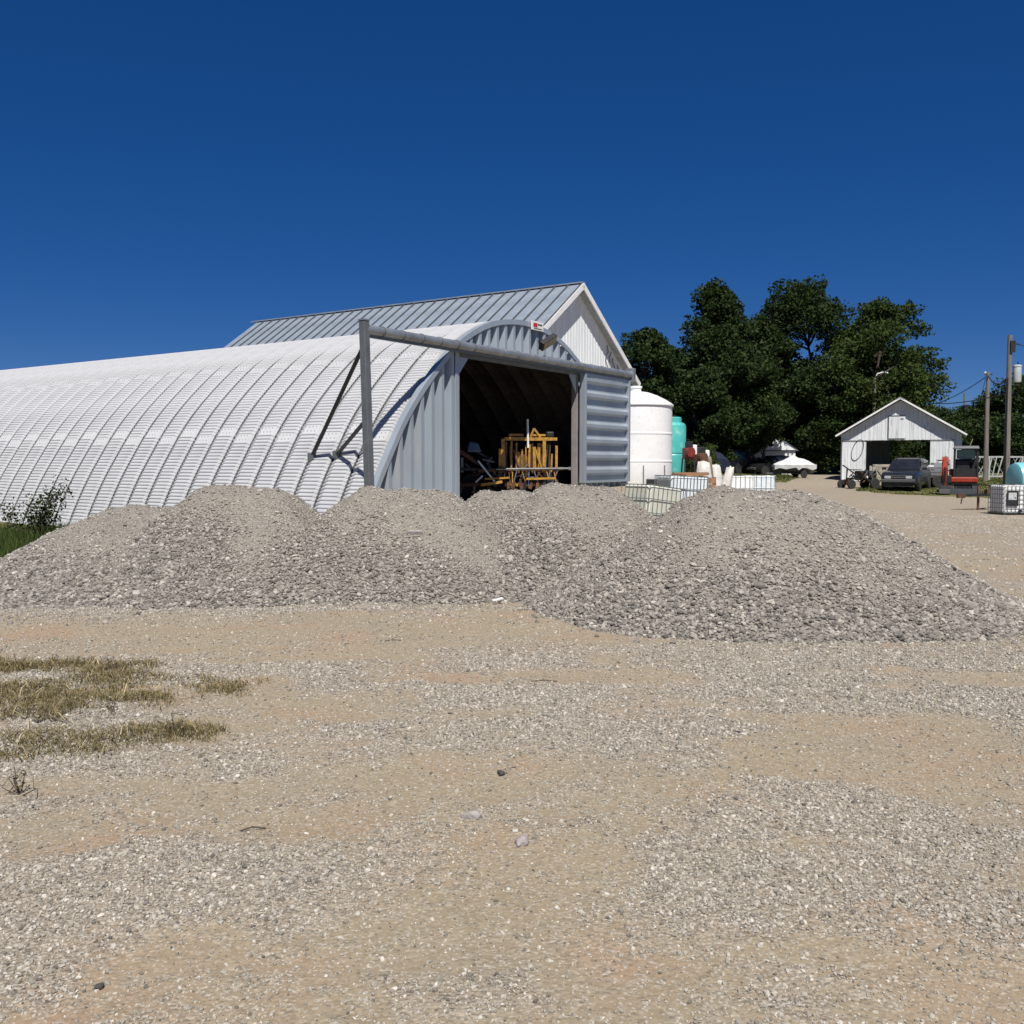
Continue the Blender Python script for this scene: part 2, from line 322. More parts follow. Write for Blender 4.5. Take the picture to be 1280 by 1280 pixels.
ny, nx = X.shape; idx = np.arange(nx*ny).reshape(ny, nx)
F = np.stack([idx[:-1,:-1], idx[:-1,1:], idx[1:,1:], idx[1:,:-1]], -1).reshape(-1,4)
gme = np_mesh('ground', np.stack([X, Y, Z], -1).reshape(-1,3), F); fattr(gme, 'gravel', GV); fattr(gme, 'grass', GR)
def ground_material():
    m = bpy.data.materials.new('yard_ground'); m.use_nodes = True; N = m.node_tree.nodes; L = m.node_tree.links
    p = N['Principled BSDF']; p.inputs['Roughness'].default_value = .95; p.inputs['Specular IOR Level'].default_value = .2
    tc = N.new('ShaderNodeTexCoord')
    def noise(s, d=5, w=None):
        n = N.new('ShaderNodeTexNoise'); n.inputs['Scale'].default_value = s; n.inputs['Detail'].default_value = d; L.new(tc.outputs['Object'], n.inputs['Vector']); return n
    def mr(src, a, b, c=0, d=1):
        n = N.new('ShaderNodeMapRange'); n.inputs[1].default_value = a; n.inputs[2].default_value = b; n.inputs[3].default_value = c; n.inputs[4].default_value = d; L.new(src, n.inputs[0]); return n.outputs[0]
    def mix(f, a, b, mode='MIX'):
        n = N.new('ShaderNodeMix'); n.data_type = 'RGBA'; n.blend_type = mode
        for s, v in (('A', a), ('B', b)):
            if isinstance(v, tuple): n.inputs[s].default_value = (*v,1)
            else: L.new(v, n.inputs[s])
        if isinstance(f, float): n.inputs['Factor'].default_value = f
        else: L.new(f, n.inputs['Factor'])
        return n.outputs['Result']
    def attr(nm):
        a = N.new('ShaderNodeAttribute'); a.attribute_name = nm; return a.outputs['Fac']
    def vor(s):
        v = N.new('ShaderNodeTexVoronoi'); v.inputs['Scale'].default_value = s; L.new(tc.outputs['Object'], v.inputs['Vector']); return v
    dirt = mix(mr(noise(.55).outputs[0], .35, .62), (.305,.235,.148), (.275,.222,.150))
    dirt = mix(mr(noise(.9, 4).outputs[0], .50, .66), dirt, (.315,.207,.125))
    dirt = mix(mr(noise(38, 5).outputs[0], .35, .7, 0, .55), dirt, (.175,.14,.098))
    v1 = vor(52); v2 = vor(105)
    def cellcol(v):
        s = N.new('ShaderNodeSeparateColor'); L.new(v.outputs['Color'], s.inputs[0]); return s.outputs[0]
    rp = N.new('ShaderNodeValToRGB'); e = rp.color_ramp.elements; e[0].color = (.14,.125,.103,1); e[1].color = (.45,.415,.35,1); k = e.new(.55); k.color = (.28,.248,.198,1); L.new(cellcol(v1), rp.inputs[0])
    rp2 = N.new('ShaderNodeValToRGB'); e = rp2.color_ramp.elements; e[0].color = (.15,.132,.105,1); e[1].color = (.42,.385,.32,1); k = e.new(.6); k.color = (.28,.243,.188,1); L.new(cellcol(v2), rp2.inputs[0])
    grav = mix(mr(noise(9, 3).outputs[0], .4, .6), rp.outputs[0], rp2.outputs[0])
    ga = attr('gravel')
    gm = N.new('ShaderNodeMath'); gm.operation = 'ADD'; gm.use_clamp = True; L.new(ga, gm.inputs[0]); L.new(mr(noise(14, 4).outputs[0], .45, .75, -.25, .55), gm.inputs[1])
    col = mix(mr(gm.outputs[0], .1, 1.0, .22, .88), dirt, grav)
    speck = mr(cellcol(v2), .88, .93); col = mix(mr(cellcol(v2), .9, .94, 0, .55), col, (.42,.395,.345))
    gr = attr('grass'); turf = mix(mr(noise(1.3, 6).outputs[0], .38, .62), (.075,.085,.024), (.15,.14,.055))
    gj = N.new('ShaderNodeMath'); gj.operation = 'ADD'; L.new(gr, gj.inputs[0]); L.new(mr(noise(3, 6).outputs[0], .3, .7, -.35, .35), gj.inputs[1])
    col = mix(mr(gj.outputs[0], .4, .6), col, turf)
    L.new(col, p.inputs['Base Color'])
    h1 = mr(v1.outputs['Distance'], 0, .8, 1, 0); hm = N.new('ShaderNodeMath'); hm.operation = 'MULTIPLY'; L.new(h1, hm.inputs[0]); L.new(mr(gm.outputs[0], 0, 1, .06, 1), hm.inputs[1])
    b1 = N.new('ShaderNodeBump'); b1.inputs['Strength'].default_value = .9; b1.inputs['Distance'].default_value = .012; L.new(hm.outputs[0], b1.inputs['Height'])
    b2 = N.new('ShaderNodeBump'); b2.inputs['Strength'].default_value = .8; b2.inputs['Distance'].default_value = .0035; L.new(noise(70, 8).outputs[0], b2.inputs['Height']); L.new(b1.outputs[0], b2.inputs['Normal'])
    L.new(b2.outputs[0], p.inputs['Normal']); return m
ground = link('ground', gme, ground_material(), smooth='all'); ground['kind'] = 'structure'
ground['label'] = 'packed tan dirt yard with patches of loose grey gravel'

# loose gravel lying on the yard
def yard_points(n, y0, y1, pw, wf=.66):
    u = rng.random(n); y = (u*(y1**pw-y0**pw)+y0**pw)**(1/pw); x = rng.uniform(-1,1,n)*(wf*y+.6); return x, y
gmat = stone_yard
x, y = yard_points(470000, 2.4, 12.2, 1.2)
m = gravel_mask(x, y); keep = (rng.random(len(x)) < .06+.94*m**1.3) & (pile_all(x, y) < .03) & (grass_mask(x, y) < .3); x, y, m = x[keep], y[keep], m[keep]
sz = np.clip(rng.lognormal(math.log(.0047), .42, len(x)), .0027, .013)*(.85+.25*m)*np.clip(.72+.07*y, .9, 1.5)
z = terrain(x, y)+.035*(NZ.fbm(x*.8, y*.8, 4)-.5)+.012*(NZ2.fbm(x*5, y*5, 3)-.5)+.012*m+sz*.25
t = np.clip(rng.normal(.5,.24,len(x)), 0, 1)
o = scatter('loose_gravel', np.c_[x,y,z], sz, t, rocks_yard, gmat); tag(o, 'loose grey gravel scattered over the dirt yard', 'gravel')
x, y = rng.uniform(4, 22, 26000), rng.uniform(9, 34, 26000); keep = (pile_all(x, y) < .03) & (np.abs(x) < .62*y+1) & (gravel_mask(x, y) > rng.random(len(x))*.8); x, y = x[keep], y[keep]
sz = rng.uniform(.012,.03,len(x)); o = scatter('loose_gravel', np.c_[x,y,terrain(x,y)+.035*(NZ.fbm(x*.8, y*.8, 4)-.5)+sz*.3], sz, np.clip(rng.normal(.55,.2,len(x)),0,1), rocks_yard, gmat); tag(o, 'thin grey gravel on the open yard beside the largest heap', 'gravel')

# ------------------------------------------------------------------ gravel piles
def pile_material():
    m = bpy.data.materials.new('crusher_fines'); m.use_nodes = True; N = m.node_tree.nodes; L = m.node_tree.links
    p = N['Principled BSDF']; p.inputs['Roughness'].default_value = .95; p.inputs['Specular IOR Level'].default_value = .2
    tc = N.new('ShaderNodeTexCoord'); v = N.new('ShaderNodeTexVoronoi'); v.inputs['Scale'].default_value = 60; L.new(tc.outputs['Object'], v.inputs['Vector'])
    s = N.new('ShaderNodeSeparateColor'); L.new(v.outputs['Color'], s.inputs[0])
    r = N.new('ShaderNodeValToRGB'); e = r.color_ramp.elements; e[0].color = (.13,.118,.10,1); e[1].color = (.42,.385,.33,1); k = e.new(.5); k.color = (.25,.227,.195,1); L.new(s.outputs[0], r.inputs[0])
    n = N.new('ShaderNodeTexNoise'); n.inputs['Scale'].default_value = 1.4; n.inputs['Detail'].default_value = 5; L.new(tc.outputs['Object'], n.inputs['Vector'])
    mr = N.new('ShaderNodeMapRange'); mr.inputs[1].default_value = .35; mr.inputs[2].default_value = .65; mr.inputs[3].default_value = .15; mr.inputs[4].default_value = .75; L.new(n.outputs[0], mr.inputs[0])
    mx = N.new('ShaderNodeMix'); mx.data_type = 'RGBA'; L.new(mr.outputs[0], mx.inputs['Factor']); L.new(r.outputs[0], mx.inputs['A']); mx.inputs['B'].default_value = (.27,.246,.21,1)
    L.new(mx.outputs['Result'], p.inputs['Base Color'])
    b = N.new('ShaderNodeBump'); b.inputs['Distance'].default_value = .02; b.inputs['Strength'].default_value = .9; b.invert = True; L.new(v.outputs['Distance'], b.inputs['Height']); L.new(b.outputs[0], p.inputs['Normal'])
    return m
pmat = pile_material()
PL = ['low grey gravel heap trailing off beside the tall green grass', 'rounded gravel heap between the low heap and the barn post', 'broad gravel heap directly below the barn post and ribbed wall',
      'small pale gravel heap set back in front of the open doorway', 'gravel heap topped with pale fines below the sliding door', 'largest gravel heap, spilling forward beside the open yard']
for i, P in enumerate(PILES):
    cx, cy, H, rl, rr, rf, rb, Lh = P
    r_ = thing('gravel_pile', PL[i], 'gravel pile', (cx, cy, 0), 0, 'gravel heaps in front of the barn')
    xa = np.arange(cx-rl*1.25-Lh, cx+rr*1.25+Lh, .055); ya = np.arange(cy-rf*1.25, cy+rb*1.25, .055); Xp, Yp = np.meshgrid(xa, ya)
    Zp = pile_h(i, Xp, Yp); Zp = np.where(Zp > -.12, Zp+terrain(Xp, Yp)*.6, np.nan)
    ok = ~np.isnan(Zp); im = -np.ones(Xp.shape, int); im[ok] = np.arange(ok.sum())
    q = np.stack([im[:-1,:-1], im[:-1,1:], im[1:,1:], im[1:,:-1]], -1).reshape(-1,4); q = q[(q >= 0).all(1)]
    V = np.stack([Xp[ok]-cx, Yp[ok]-cy, Zp[ok]], -1)
    link('mound', np_mesh('mound', V, q), pmat, r_, smooth='all')
    area = (rl+rr+2*Lh)*(rf+rb); n = int(area*4300)
    x = rng.uniform(xa[0], xa[-1], n); y = rng.uniform(ya[0], ya[-1], n); h = pile_h(i, x, y)
    oth = np.max([pile_h(j, x, y) for j in range(len(PILES)) if j != i], axis=0)
    front = y < cy+.45*rb
    hn = h/H
    # coarse rock rolls to the foot and the left flank, fines stay on the crown and the right
    coarse = np.clip(1.15-1.1*hn-.35*(x-cx)/(rr+Lh)+1.1*(NZ.fbm(x*.9+i, y*.9, 4)-.5), 0, 1); coarse = sstep(.25, .85, coarse)
    keep = (h > -.015) & (h > oth-.015) & (rng.random(n) < np.where(front, .42+.58*coarse, .25)); x, y, h, coarse = x[keep], y[keep], h[keep], coarse[keep]
    sz = np.clip(rng.lognormal(0, .33, len(x)), .5, 2.2)*(.0068+.0088*coarse)
    big = rng.random(len(x)) < .03; sz = np.where(big, np.maximum(sz*1.6, rng.uniform(.013,.026,len(x))), sz)
    t = np.clip(rng.normal(.56,.22,len(x))-.20*coarse, 0, 1)
    scatter('stones', np.c_[x-cx, y-cy, h+terrain(x,y)*.6+sz*.35], sz, t, rocks_pile, stone_pile, r_, .62)
# rocks that rolled off the heaps onto the dirt
x = rng.uniform(-8, 6.8, 5200); y = rng.uniform(7.6, 12.5, 5200); h = pile_all(x, y); keep = (h < .0) & (h > -.9) & (rng.random(5200) < np.exp(h*7)); x, y = x[keep], y[keep]
sz = rng.uniform(.008,.032,len(x)); o = scatter('rolled_stones', np.c_[x,y,terrain(x,y)+.035*(NZ.fbm(x*.8,y*.8,4)-.5)+sz*.4], sz, np.clip(rng.normal(.45,.2,len(x)),0,1), rocks_pile, stone_pile); tag(o, 'stray stones along the foot of the gravel heaps', 'gravel')

# ------------------------------------------------------------------ arched steel barn
UA = math.atan2(.8342, .5515); P0 = (-3.10, 20.0, 0.0)
barn = thing('arched_barn', 'long galvanised steel arch barn with corrugated panels and wide open doorway', 'barn', P0, UA)
UC = 6.55
HALF = [(0,5.45),(1.1,5.35),(2.0,5.1),(2.99,4.6),(3.78,3.97),(4.53,3.25),(5.1,2.58),(5.52,1.95),(5.92,1.32),(6.3,.6),(6.62,-.1)]
ctrl = [(-a,z) for a,z in HALF[::-1]]+HALF[1:]
def catmull(P, k=40):
    P = [np.array(p, float) for p in P]; P = [2*P[0]-P[1]]+P+[2*P[-1]-P[-2]]; out = []
    for i in range(1, len(P)-2):
        for t in np.linspace(0, 1, k, endpoint=False):
            a, b, c, d = P[i-1:i+3]; out.append(.5*(2*b+(c-a)*t+(2*a-5*b+4*c-d)*t*t+(3*b-a-3*c+d)*t**3))
    out.append(P[-2]); return np.array(out)
ARC = catmull(ctrl)
for _ in range(60): ARC[1:-1] = (ARC[:-2]+2*ARC[1:-1]+ARC[2:])/4
AL = np.concatenate([[0], np.cumsum(np.hypot(*np.diff(ARC, axis=0).T))]); ATOT = AL[-1]
def arc(s): return np.array([np.interp(s, AL, ARC[:,0]), np.interp(s, AL, ARC[:,1])])
def arc_n(s):
    a = arc(s-.05); b = arc(s+.05); t = (b-a)/np.hypot(*(b-a)); return np.array([-t[1], t[0]])
def arch_z(u): return float(np.interp(u-UC, ARC[:,0], ARC[:,1]))
def s_of_z(z):                                     # arc length on the near (left) flank at a height
    h = len(ARC)//2; return float(np.interp(z, ARC[:h,1], AL[:h]))
AW = .76; PITCH = .098
def arch_panel(s0, s1):
    mb_v = []; rows = 0
    prof = [(-.03,.03),(.022,.04),(.036,.075),(.080,.16),(AW-.225,.16),(AW-.042,.075),(AW-.022,.04),(AW,.04)]
    flat = .20
    ss = [s0-.05, s0+flat]; k = s0+flat
    n = max(1, int(round((s1-k)/PITCH))); p = (s1-k)/n; S_ = [(s0-.04, .012), (s0+flat, .012)]
    for j in range(n):
        b = k+j*p
        for f, o in ((.0,-.004),(.10,.012),(.24,.024),(.5,.027),(.76,.024),(.90,.012)): S_.append((b+f*p+(.001 if f == 0 else 0), o-.006))
    S_.append((s1, -.006))
    V = []; F = []
    for s, off in S_:
        c = arc(s); nn = arc_n(s)
        for y, d in prof:
            q = c+nn*(d-.16+off); V.append((q[0]+UC, y, q[1]))
    m = len(prof)
    for j in range(len(S_)-1):
        for i in range(m-1): F.append((j*m+i, j*m+i+1, (j+1)*m+i+1, (j+1)*m+i))
    mb = MB(); mb.v = V; mb.f = F
    nf = len(F); nv = len(V); V2 = []
    for s, off in S_:                               # added inner skin of the sheet, interior shade put into its colour
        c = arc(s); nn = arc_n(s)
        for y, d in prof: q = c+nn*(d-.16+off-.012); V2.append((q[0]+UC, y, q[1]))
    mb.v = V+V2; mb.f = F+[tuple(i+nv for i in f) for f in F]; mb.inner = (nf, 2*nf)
    for bx in (.16,.28,.40,.52,.62):               # bolts of the lap joint
        for bs in (s0+.03, s0+.15):
            c = arc(bs); nn = arc_n(bs); q = c+nn*.016
            mb.box(q[0]+UC-.012, q[0]+UC+.012, bx-.012, bx+.012, q[1]-.012, q[1]+.012)
    return mb
inner_shade = pm('shaded_inner_steel', (.085,.075,.065), (.05,.045,.04), 2, .7, .2)  # steel darkened so the barn's interior shade sits in its colour
seam_shade_dirt = pm('shaded_dirty_seam', (.10,.10,.105), (.06,.06,.062), 3, .8)  # groove shade painted in together with seam dirt as one dark tone
laps = []
for zz in ((2.24, 4.19), (2.43, 4.29)):
    a, b = s_of_z(zz[0]), s_of_z(zz[1]); mid = [ATOT*.5+(0.25 if zz[0] > 2.3 else -.55)]
    laps.append([0.0, a, b]+mid+[ATOT-b, ATOT-a, ATOT])
pm_mesh = []
for k in range(2):
    row = []
    for a, b in zip(laps[k][:-1], laps[k][1:]):
        mb = arch_panel(max(a, .05), b); me = bpy.data.meshes.new('arch_panel'); me.from_pydata([tuple(map(float, v)) for v in mb.v], [], mb.f); me.update(); me.materials.append(galv); me.materials.append(inner_shade); mi = np.zeros(len(mb.f), np.int32); mi[mb.inner[0]:mb.inner[1]] = 1; me.materials.append(seam_shade_dirt); fi = np.arange(mb.inner[0]) % 7; mi[:mb.inner[0]][(fi == 0) | (fi == 1) | (fi >= 5)] = 2; me.polygons.foreach_set('material_index', mi); row.append(me)
    pm_mesh.append(row)
NA = 41; V0 = .38
for k in range(NA):
    for me in pm_mesh[k % 2]:
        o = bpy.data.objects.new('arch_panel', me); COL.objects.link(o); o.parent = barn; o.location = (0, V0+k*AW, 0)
BACK = V0+NA*AW
# end walls of vertical trapezoid sheet: one strip for each rib
RP = .385; FV = .33
def wall_strip(u0, zlo, v, sgn=1):
    prof = [(0,0),(.140,0),(.21,-.15),(.31,-.15),(.345,0),(RP,0)]
    V = []; F = []
    for du, dv in prof:
        u = u0+du; top = max(arch_z(u)-.05, zlo+.01); V += [(u, v+sgn*dv, zlo), (u, v+sgn*dv, top)]
    for i in range(len(prof)-1): F.append((2*i, 2*i+2, 2*i+3, 2*i+1))
    mb = MB(); mb.v = V; mb.f = F; return mb
u = .36
while u < 12.75:
    uc = u+RP/2; zl = 4.33 if 3.38 < uc < 9.45 else -.1
    if arch_z(uc) > zl+.1: wall_strip(u, zl, FV).build('wall_panel', galv_front, barn)
    u += RP
u = .36
while u < 12.75:
    wall_strip(u, -.1, BACK-.1, -1).build('back_wall_panel', galv_front, barn); u += RP
def sweep_arc(v0, v1, d0, d1, s0=.1, s1=None, n=70, name='arch_flange', mat=galv_front):
    mb = MB(); rings = []
    for s in np.linspace(s0, s1 or ATOT-.1, n):
        c = arc(s); nn = arc_n(s); a = c+nn*d0; b = c+nn*d1
        rings.append([(a[0]+UC,v0,a[1]),(b[0]+UC,v0,b[1]),(b[0]+UC,v1,b[1]),(a[0]+UC,v1,a[1])])
    return mb.loft(rings).build(name, mat, barn)
sweep_arc(.16, .20, -.10, .03); sweep_arc(.20, .33, .012, .03, name='arch_cap')
# door frame
MB().box(3.40,3.56,.16,.40,-.1,4.36).build('door_jamb', galv_front, barn, bevel=.01)
MB().box(9.40,9.46,.20,.40,-.1,4.36).build('door_jamb', pm('jamb_grey',(.30,.28,.27),None,4,.6,.2), barn, bevel=.01)
MB().box(3.40,9.46,.17,.27,4.25,4.36).build('door_header', galv_dark, barn)
MB().prism([(3.56,4.30),(4.02,4.30),(3.56,3.80)], .20, .23).build('gusset_plate', galv_front, barn)
MB().prism([(9.34,4.30),(8.90,4.30),(9.34,3.72)], .20, .23).build('gusset_plate', galv_front, barn)
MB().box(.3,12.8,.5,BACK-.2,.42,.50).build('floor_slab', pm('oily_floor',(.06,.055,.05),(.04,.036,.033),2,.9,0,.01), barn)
# sliding door track: round cover pipe with straps
tr = MB().tube((.02,0,4.49),(12.60,0,4.49),.105,n=18).build('track_cover', galv_pipe, barn, smooth=True)
MB().box(.05,12.58,-.02,.05,4.33,4.385).build('track_rail', galv_dark, tr)
for k in range(19):
    uu = .55+k*.665
    r = []
    mb = MB()
    for a0 in np.linspace(math.radians(-60), math.radians(175), 12)[:-1]:
        a1 = a0+math.radians(235/11)
        p = lambda a: (uu+.0, -.112*math.cos(a-.35), 4.49+.112*math.sin(a-.35))
        mb.bar(p(a0), p(a1), .035, .016)
    mb.build('track_strap', galv_dark if k < 6 else galv_pipe, tr)
# track post and its braces
MB().loft([[(x0-.08,y0-.08,z0),(x0+.08,y0-.08,z0),(x0+.08,y0+.08,z0),(x0-.08,y0+.08,z0)] for x0,y0,z0 in ((.14,-.02,.05),(-.02,-.02,4.66))]).build('track_post', galv_dark, barn, bevel=.012)
MB().box(-.11,.07,-.11,.07,4.66,4.69).build('post_cap', galv_pipe, barn)
MB().tube((-.02,.06,4.05),(.92,2.49,1.84),.045,n=10).build('brace', steel_black, barn, smooth=True)
MB().tube((.06,.06,2.56),(.95,1.72,1.88),.045,n=10).build('brace', steel_black, barn, smooth=True)
MB().box(.86,1.0,2.40,2.58,1.76,1.92).build('brace_foot', galv_dark, barn)
MB().box(.89,1.03,1.63,1.81,1.80,1.96).build('brace_foot', galv_dark, barn)
MB().box(12.44,12.62,-.12,.14,4.30,4.70).build('track_end_bracket', galv_pipe, barn, bevel=.01)
# sliding door, pushed open
door = MB(); prof = []
z = 1.16; 
while z < 4.2:
    prof += [(0,z),(0,z+.15),(-.10,z+.225),(-.10,z+.32),(0,z+.40)]; z += .4535
prof = [(d,zz) for d,zz in prof if zz < 4.27]
V = []; Fc = []
for d, zz in prof: V += [(9.58, .10+d, zz), (12.34, .10+d, zz)]
for i in range(len(prof)-1): Fc.append((2*i,2*i+1,2*i+3,2*i+2))
door.v = V; door.f = Fc
dl = door.build('sliding_door', galv_front, barn)
for a in (9.47, 12.34): MB().box(a,a+.11,-.03,.16,1.09,4.32).build('door_stile', galv_front, dl, bevel=.008)
MB().box(9.58,12.34,.0,.16,4.22,4.32).build('door_rail', galv_front, dl); MB().box(9.58,12.34,.0,.16,1.09,1.16).build('door_rail', galv_front, dl)
# maker's plate and floodlight over the doorway
sg = thing('wall_sign', 'small white sign with red mark bolted to the barn arch', 'sign', barn.matrix_basis @ Vector((7.05,.12,5.40)), UA)
MB().box(-.30,.30,-.012,.012,-.12,.12).build('plate', sign_white, sg); MB().box(-.22,-.02,-.017,-.012,-.04,.07).build('red_mark', sign_red, sg)
MB().box(.0,.22,-.017,-.012,.02,.06).build('line_mark', sign_ink, sg); MB().box(-.2,.22,-.017,-.012,-.085,-.065).build('line_mark', sign_ink, sg)
fl = thing('floodlight', 'black floodlight tilted down over the barn doorway', 'floodlight', barn.matrix_basis @ Vector((7.22,.12,4.98)), UA)
mb = MB(); mb.m = Matrix.Translation((0,-.22,0)) @ Euler((math.radians(38),math.radians(-28),math.radians(-12))).to_matrix().to_4x4()
hb = mb.box(-.30,.30,-.09,.06,-.13,.13).build('housing', steel_black, fl, bevel=.01)
for k in range(3):
    mb = MB(); mb.m = Matrix.Translation((0,-.22,0)) @ Euler((math.radians(38),math.radians(-28),math.radians(-12))).to_matrix().to_4x4()
    mb.box(-.27+k*.185,-.10+k*.185,-.10,-.088,-.10,.10).build('lens', pm('lens_amber',(.22,.17,.10),None,6,.3), hb)
MB().bar((0,-.17,-.02),(0,.10,.04),.05).build('bracket', steel_black, fl)

# ------------------------------------------------------------------ gabled barn behind it
gb = thing('gabled_barn', 'tall gabled barn with seamed metal roof and white siding behind the arch barn', 'barn', P0, UA)
RU, RZ, EU, EZ, GV0, GV1 = 19.0, 8.9, 5.25, 5.25, 5.39, 25.0
sl = math.hypot(EU, RZ-EZ)
def roofp(side, t, lift=0):                          # t 0 at ridge .. 1 at eave
    nx_, nz_ = (RZ-EZ)/sl, EU/sl
    return (RU+side*(EU*t+nx_*lift), RZ-(RZ-EZ)*t+nz_*lift)
PWd = .62; nP = int((GV1-GV0)/PWd)
for side in (-1, 1):
    V = []; Fc = []
    mb = MB()
    a0, a1, b0, b1 = roofp(side,0,0), roofp(side,1,0), roofp(side,0,.06), roofp(side,1,.06)
    mb.add([(a0[0],0,a0[1]),(a1[0],0,a1[1]),(a1[0],PWd-.005,a1[1]),(a0[0],PWd-.005,a0[1]),(b0[0],0,b0[1]),(b1[0],0,b1[1]),(b1[0],PWd-.005,b1[1]),(b0[0],PWd-.005,b0[1])],
           [(0,1,2,3),(4,5,6,7),(0,4,5,1),(1,5,6,2),(2,6,7,3),(3,7,4,0)])
    p = mb.build('roof_panel', roof_metal, gb); p.location = (0,GV0,0)
    mb = MB(); c0, c1 = roofp(side,0,.085), roofp(side,1,.085); mb.bar((c0[0],0,c0[1]),(c1[0],0,c1[1]),.05,.06); sm_ = mb.build('seam', seam_dark, p)
    for k in range(1, nP):
        q = p.copy(); COL.objects.link(q); q.location = (0,GV0+k*PWd,0); s2 = sm_.copy(); COL.objects.link(s2); s2.parent = q
    a, b = roofp(side,-.01,.045), roofp(side,1.0,.045)
    f = MB(); e0 = roofp(side,0,.07); e1 = roofp(side,1.005,.07); e2 = roofp(side,1.005,-.13); e3 = roofp(side,0,-.15)
    f.add([(e0[0],GV0-.05,e0[1]),(e1[0],GV0-.05,e1[1]),(e2[0],GV0-.05,e2[1]),(e3[0],GV0-.05,e3[1]),(e0[0],GV0,e0[1]),(e1[0],GV0,e1[1]),(e2[0],GV0,e2[1]),(e3[0],GV0,e3[1])],
          [(3,2,1,0),(4,5,6,7),(0,1,5,4),(1,2,6,5),(2,3,7,6),(3,0,4,7)]).build('rake_board', white_trim, gb)
    s0_ = roofp(side,0,-.02); s1_ = roofp(side,1,-.02); s2_ = roofp(side,1,-.05); s3_ = roofp(side,0,-.05)
    MB().add([(s0_[0],GV0,s0_[1]),(s1_[0],GV0,s1_[1]),(s2_[0],GV0,s2_[1]),(s3_[0],GV0,s3_[1]),(s0_[0],GV0+.36,s0_[1]),(s1_[0],GV0+.36,s1_[1]),(s2_[0],GV0+.36,s2_[1]),(s3_[0],GV0+.36,s3_[1])],
          [(3,2,1,0),(4,5,6,7),(0,1,5,4),(1,2,6,5),(2,3,7,6),(3,0,4,7)]).build('soffit', soffit_m, gb)
    eu = RU+side*(EU-.35); MB().box(eu-.05,eu+.05,GV0+.42,GV1-.3,.3,EZ+.2).build('side_wall', white_siding, gb)
MB().bar((RU,GV0-.03,RZ+.08),(RU,GV1,RZ+.08),.28,.05).build('ridge_cap', roof_metal, gb)
u = RU-EU+.35
GW = .235
while u < RU+EU-.35-.01:                              # front siding, a strip for each rib
    def top(uu): return RZ-(RZ-EZ)*abs(uu-RU)/EU-.06
    prof = [(0,0),(GW-.06,0),(GW-.045,-.012),(GW-.015,-.012),(GW,0)]; V = []; Fc = []
    for du, dv in prof: V += [(u+du, GV0+.36+dv, .4), (u+du, GV0+.36+dv, top(u+du))]
    for i in range(len(prof)-1): Fc.append((2*i,2*i+2,2*i+3,2*i+1))
    mb = MB(); mb.v = V; mb.f = Fc; mb.build('siding_strip', white_siding, gb); u += GW
MB().prism([(RU-EU+.4,.4),(RU+EU-.4,.4),(RU+EU-.4,EZ),(RU,RZ-.15),(RU-EU+.4,EZ)], GV1-.4, GV1-.3).build('back_wall', white_siding, gb)
cb = MB()
for k in range(4):
    pts = []; uu = 21.7+k*.32
    for j in range(14): pts.append((uu+.12*math.sin(j*1.1+k*2)+random.uniform(-.05,.05), GV0+.31, 6.75-k*.25-j*.14))
    cb.path(pts, .018, 4)
cb.m = None
co = cb.build('dangling_cable', wire_m, None); co.location = P0; co.rotation_euler = (0,0,UA); tag(co, 'tangled black cables hanging on the white gable wall', 'cable')

# ------------------------------------------------------------------ yellow machine standing in the doorway
ymx = thing('yellow_implement', 'rusty yellow farm implement with upright frame and boom inside the barn doorway', 'farm machine', barn.matrix_basis @ Vector((7.6,1.0,.5)), .15); ymx.scale = (.84,.8,.92)
Y_ = yellow_paint
def yb(name, p, q, w, h=None, m=Y_): return MB().bar(p, q, w, h).build(name, m, ymx)
yb('top_beam', (-.62,-.25,2.02), (1.02,-.25,2.02), .10); yb('top_beam', (-.45,-.22,2.14), (.05,-.22,2.14), .07)
yb('mast_brace', (.28,-.24,2.08), (.40,-.24,2.34), .06); yb('mast_brace', (.40,-.24,2.34), (.62,-.24,2.08), .06); yb('top_beam', (.30,-.2,2.14), (.80,-.2,2.14), .06)
for xx, zb, zt, w in ((-.62,1.0,2.02,.12),(-.76,.75,1.72,.10),(-.38,1.05,1.95,.06),(-.2,1.1,1.9,.05),(.22,1.1,1.85,.07),(.42,1.0,1.78,.10),(.56,1.1,1.72,.06),(.74,1.0,2.0,.11),(1.16,1.0,1.82,.08)):
    yb('upright', (xx,-.25,zb), (xx+random.uniform(-.04,.04),-.25,zt), w)
for k in range(9): xx = -.55+k*.19+random.uniform(-.05,.05); yb('upright', (xx,-.12,.95), (xx+random.uniform(-.03,.03),-.12,random.uniform(1.5,1.95)), random.uniform(.05,.11), .06)
yb('deck_plate', (-1.25,-.2,.80), (-.45,-.3,.84), .5, .05); yb('deck_plate', (.1,-.3,.80), (1.1,-.3,.82), .45, .06); yb('hopper', (-.1,.1,1.3), (.7,.1,1.3), .5, .5, rust)
yb('side_beam', (.92,-.28,2.02), (1.18,-.28,2.02), .09); yb('tine', (.44,-.3,1.7), (.70,-.3,1.0), .06); yb('tine', (-.3,-.3,1.7), (-.1,-.3,1.05), .05, None, rust)
MB().tube((.19,-.32,1.75),(.17,-.32,2.62),.035,n=8).build('white_mast', white_trim, ymx)
MB().tube((-.9,-.42,1.10),(1.55,-.42,1.12),.03,n=8).build('boom', galv_dark, ymx); MB().lathe([(.0,0),(.05,.0),(.05,.08),(0,.08)],10,'x',(1.55,-.42,1.12)).build('boom_tip', chrome, ymx)
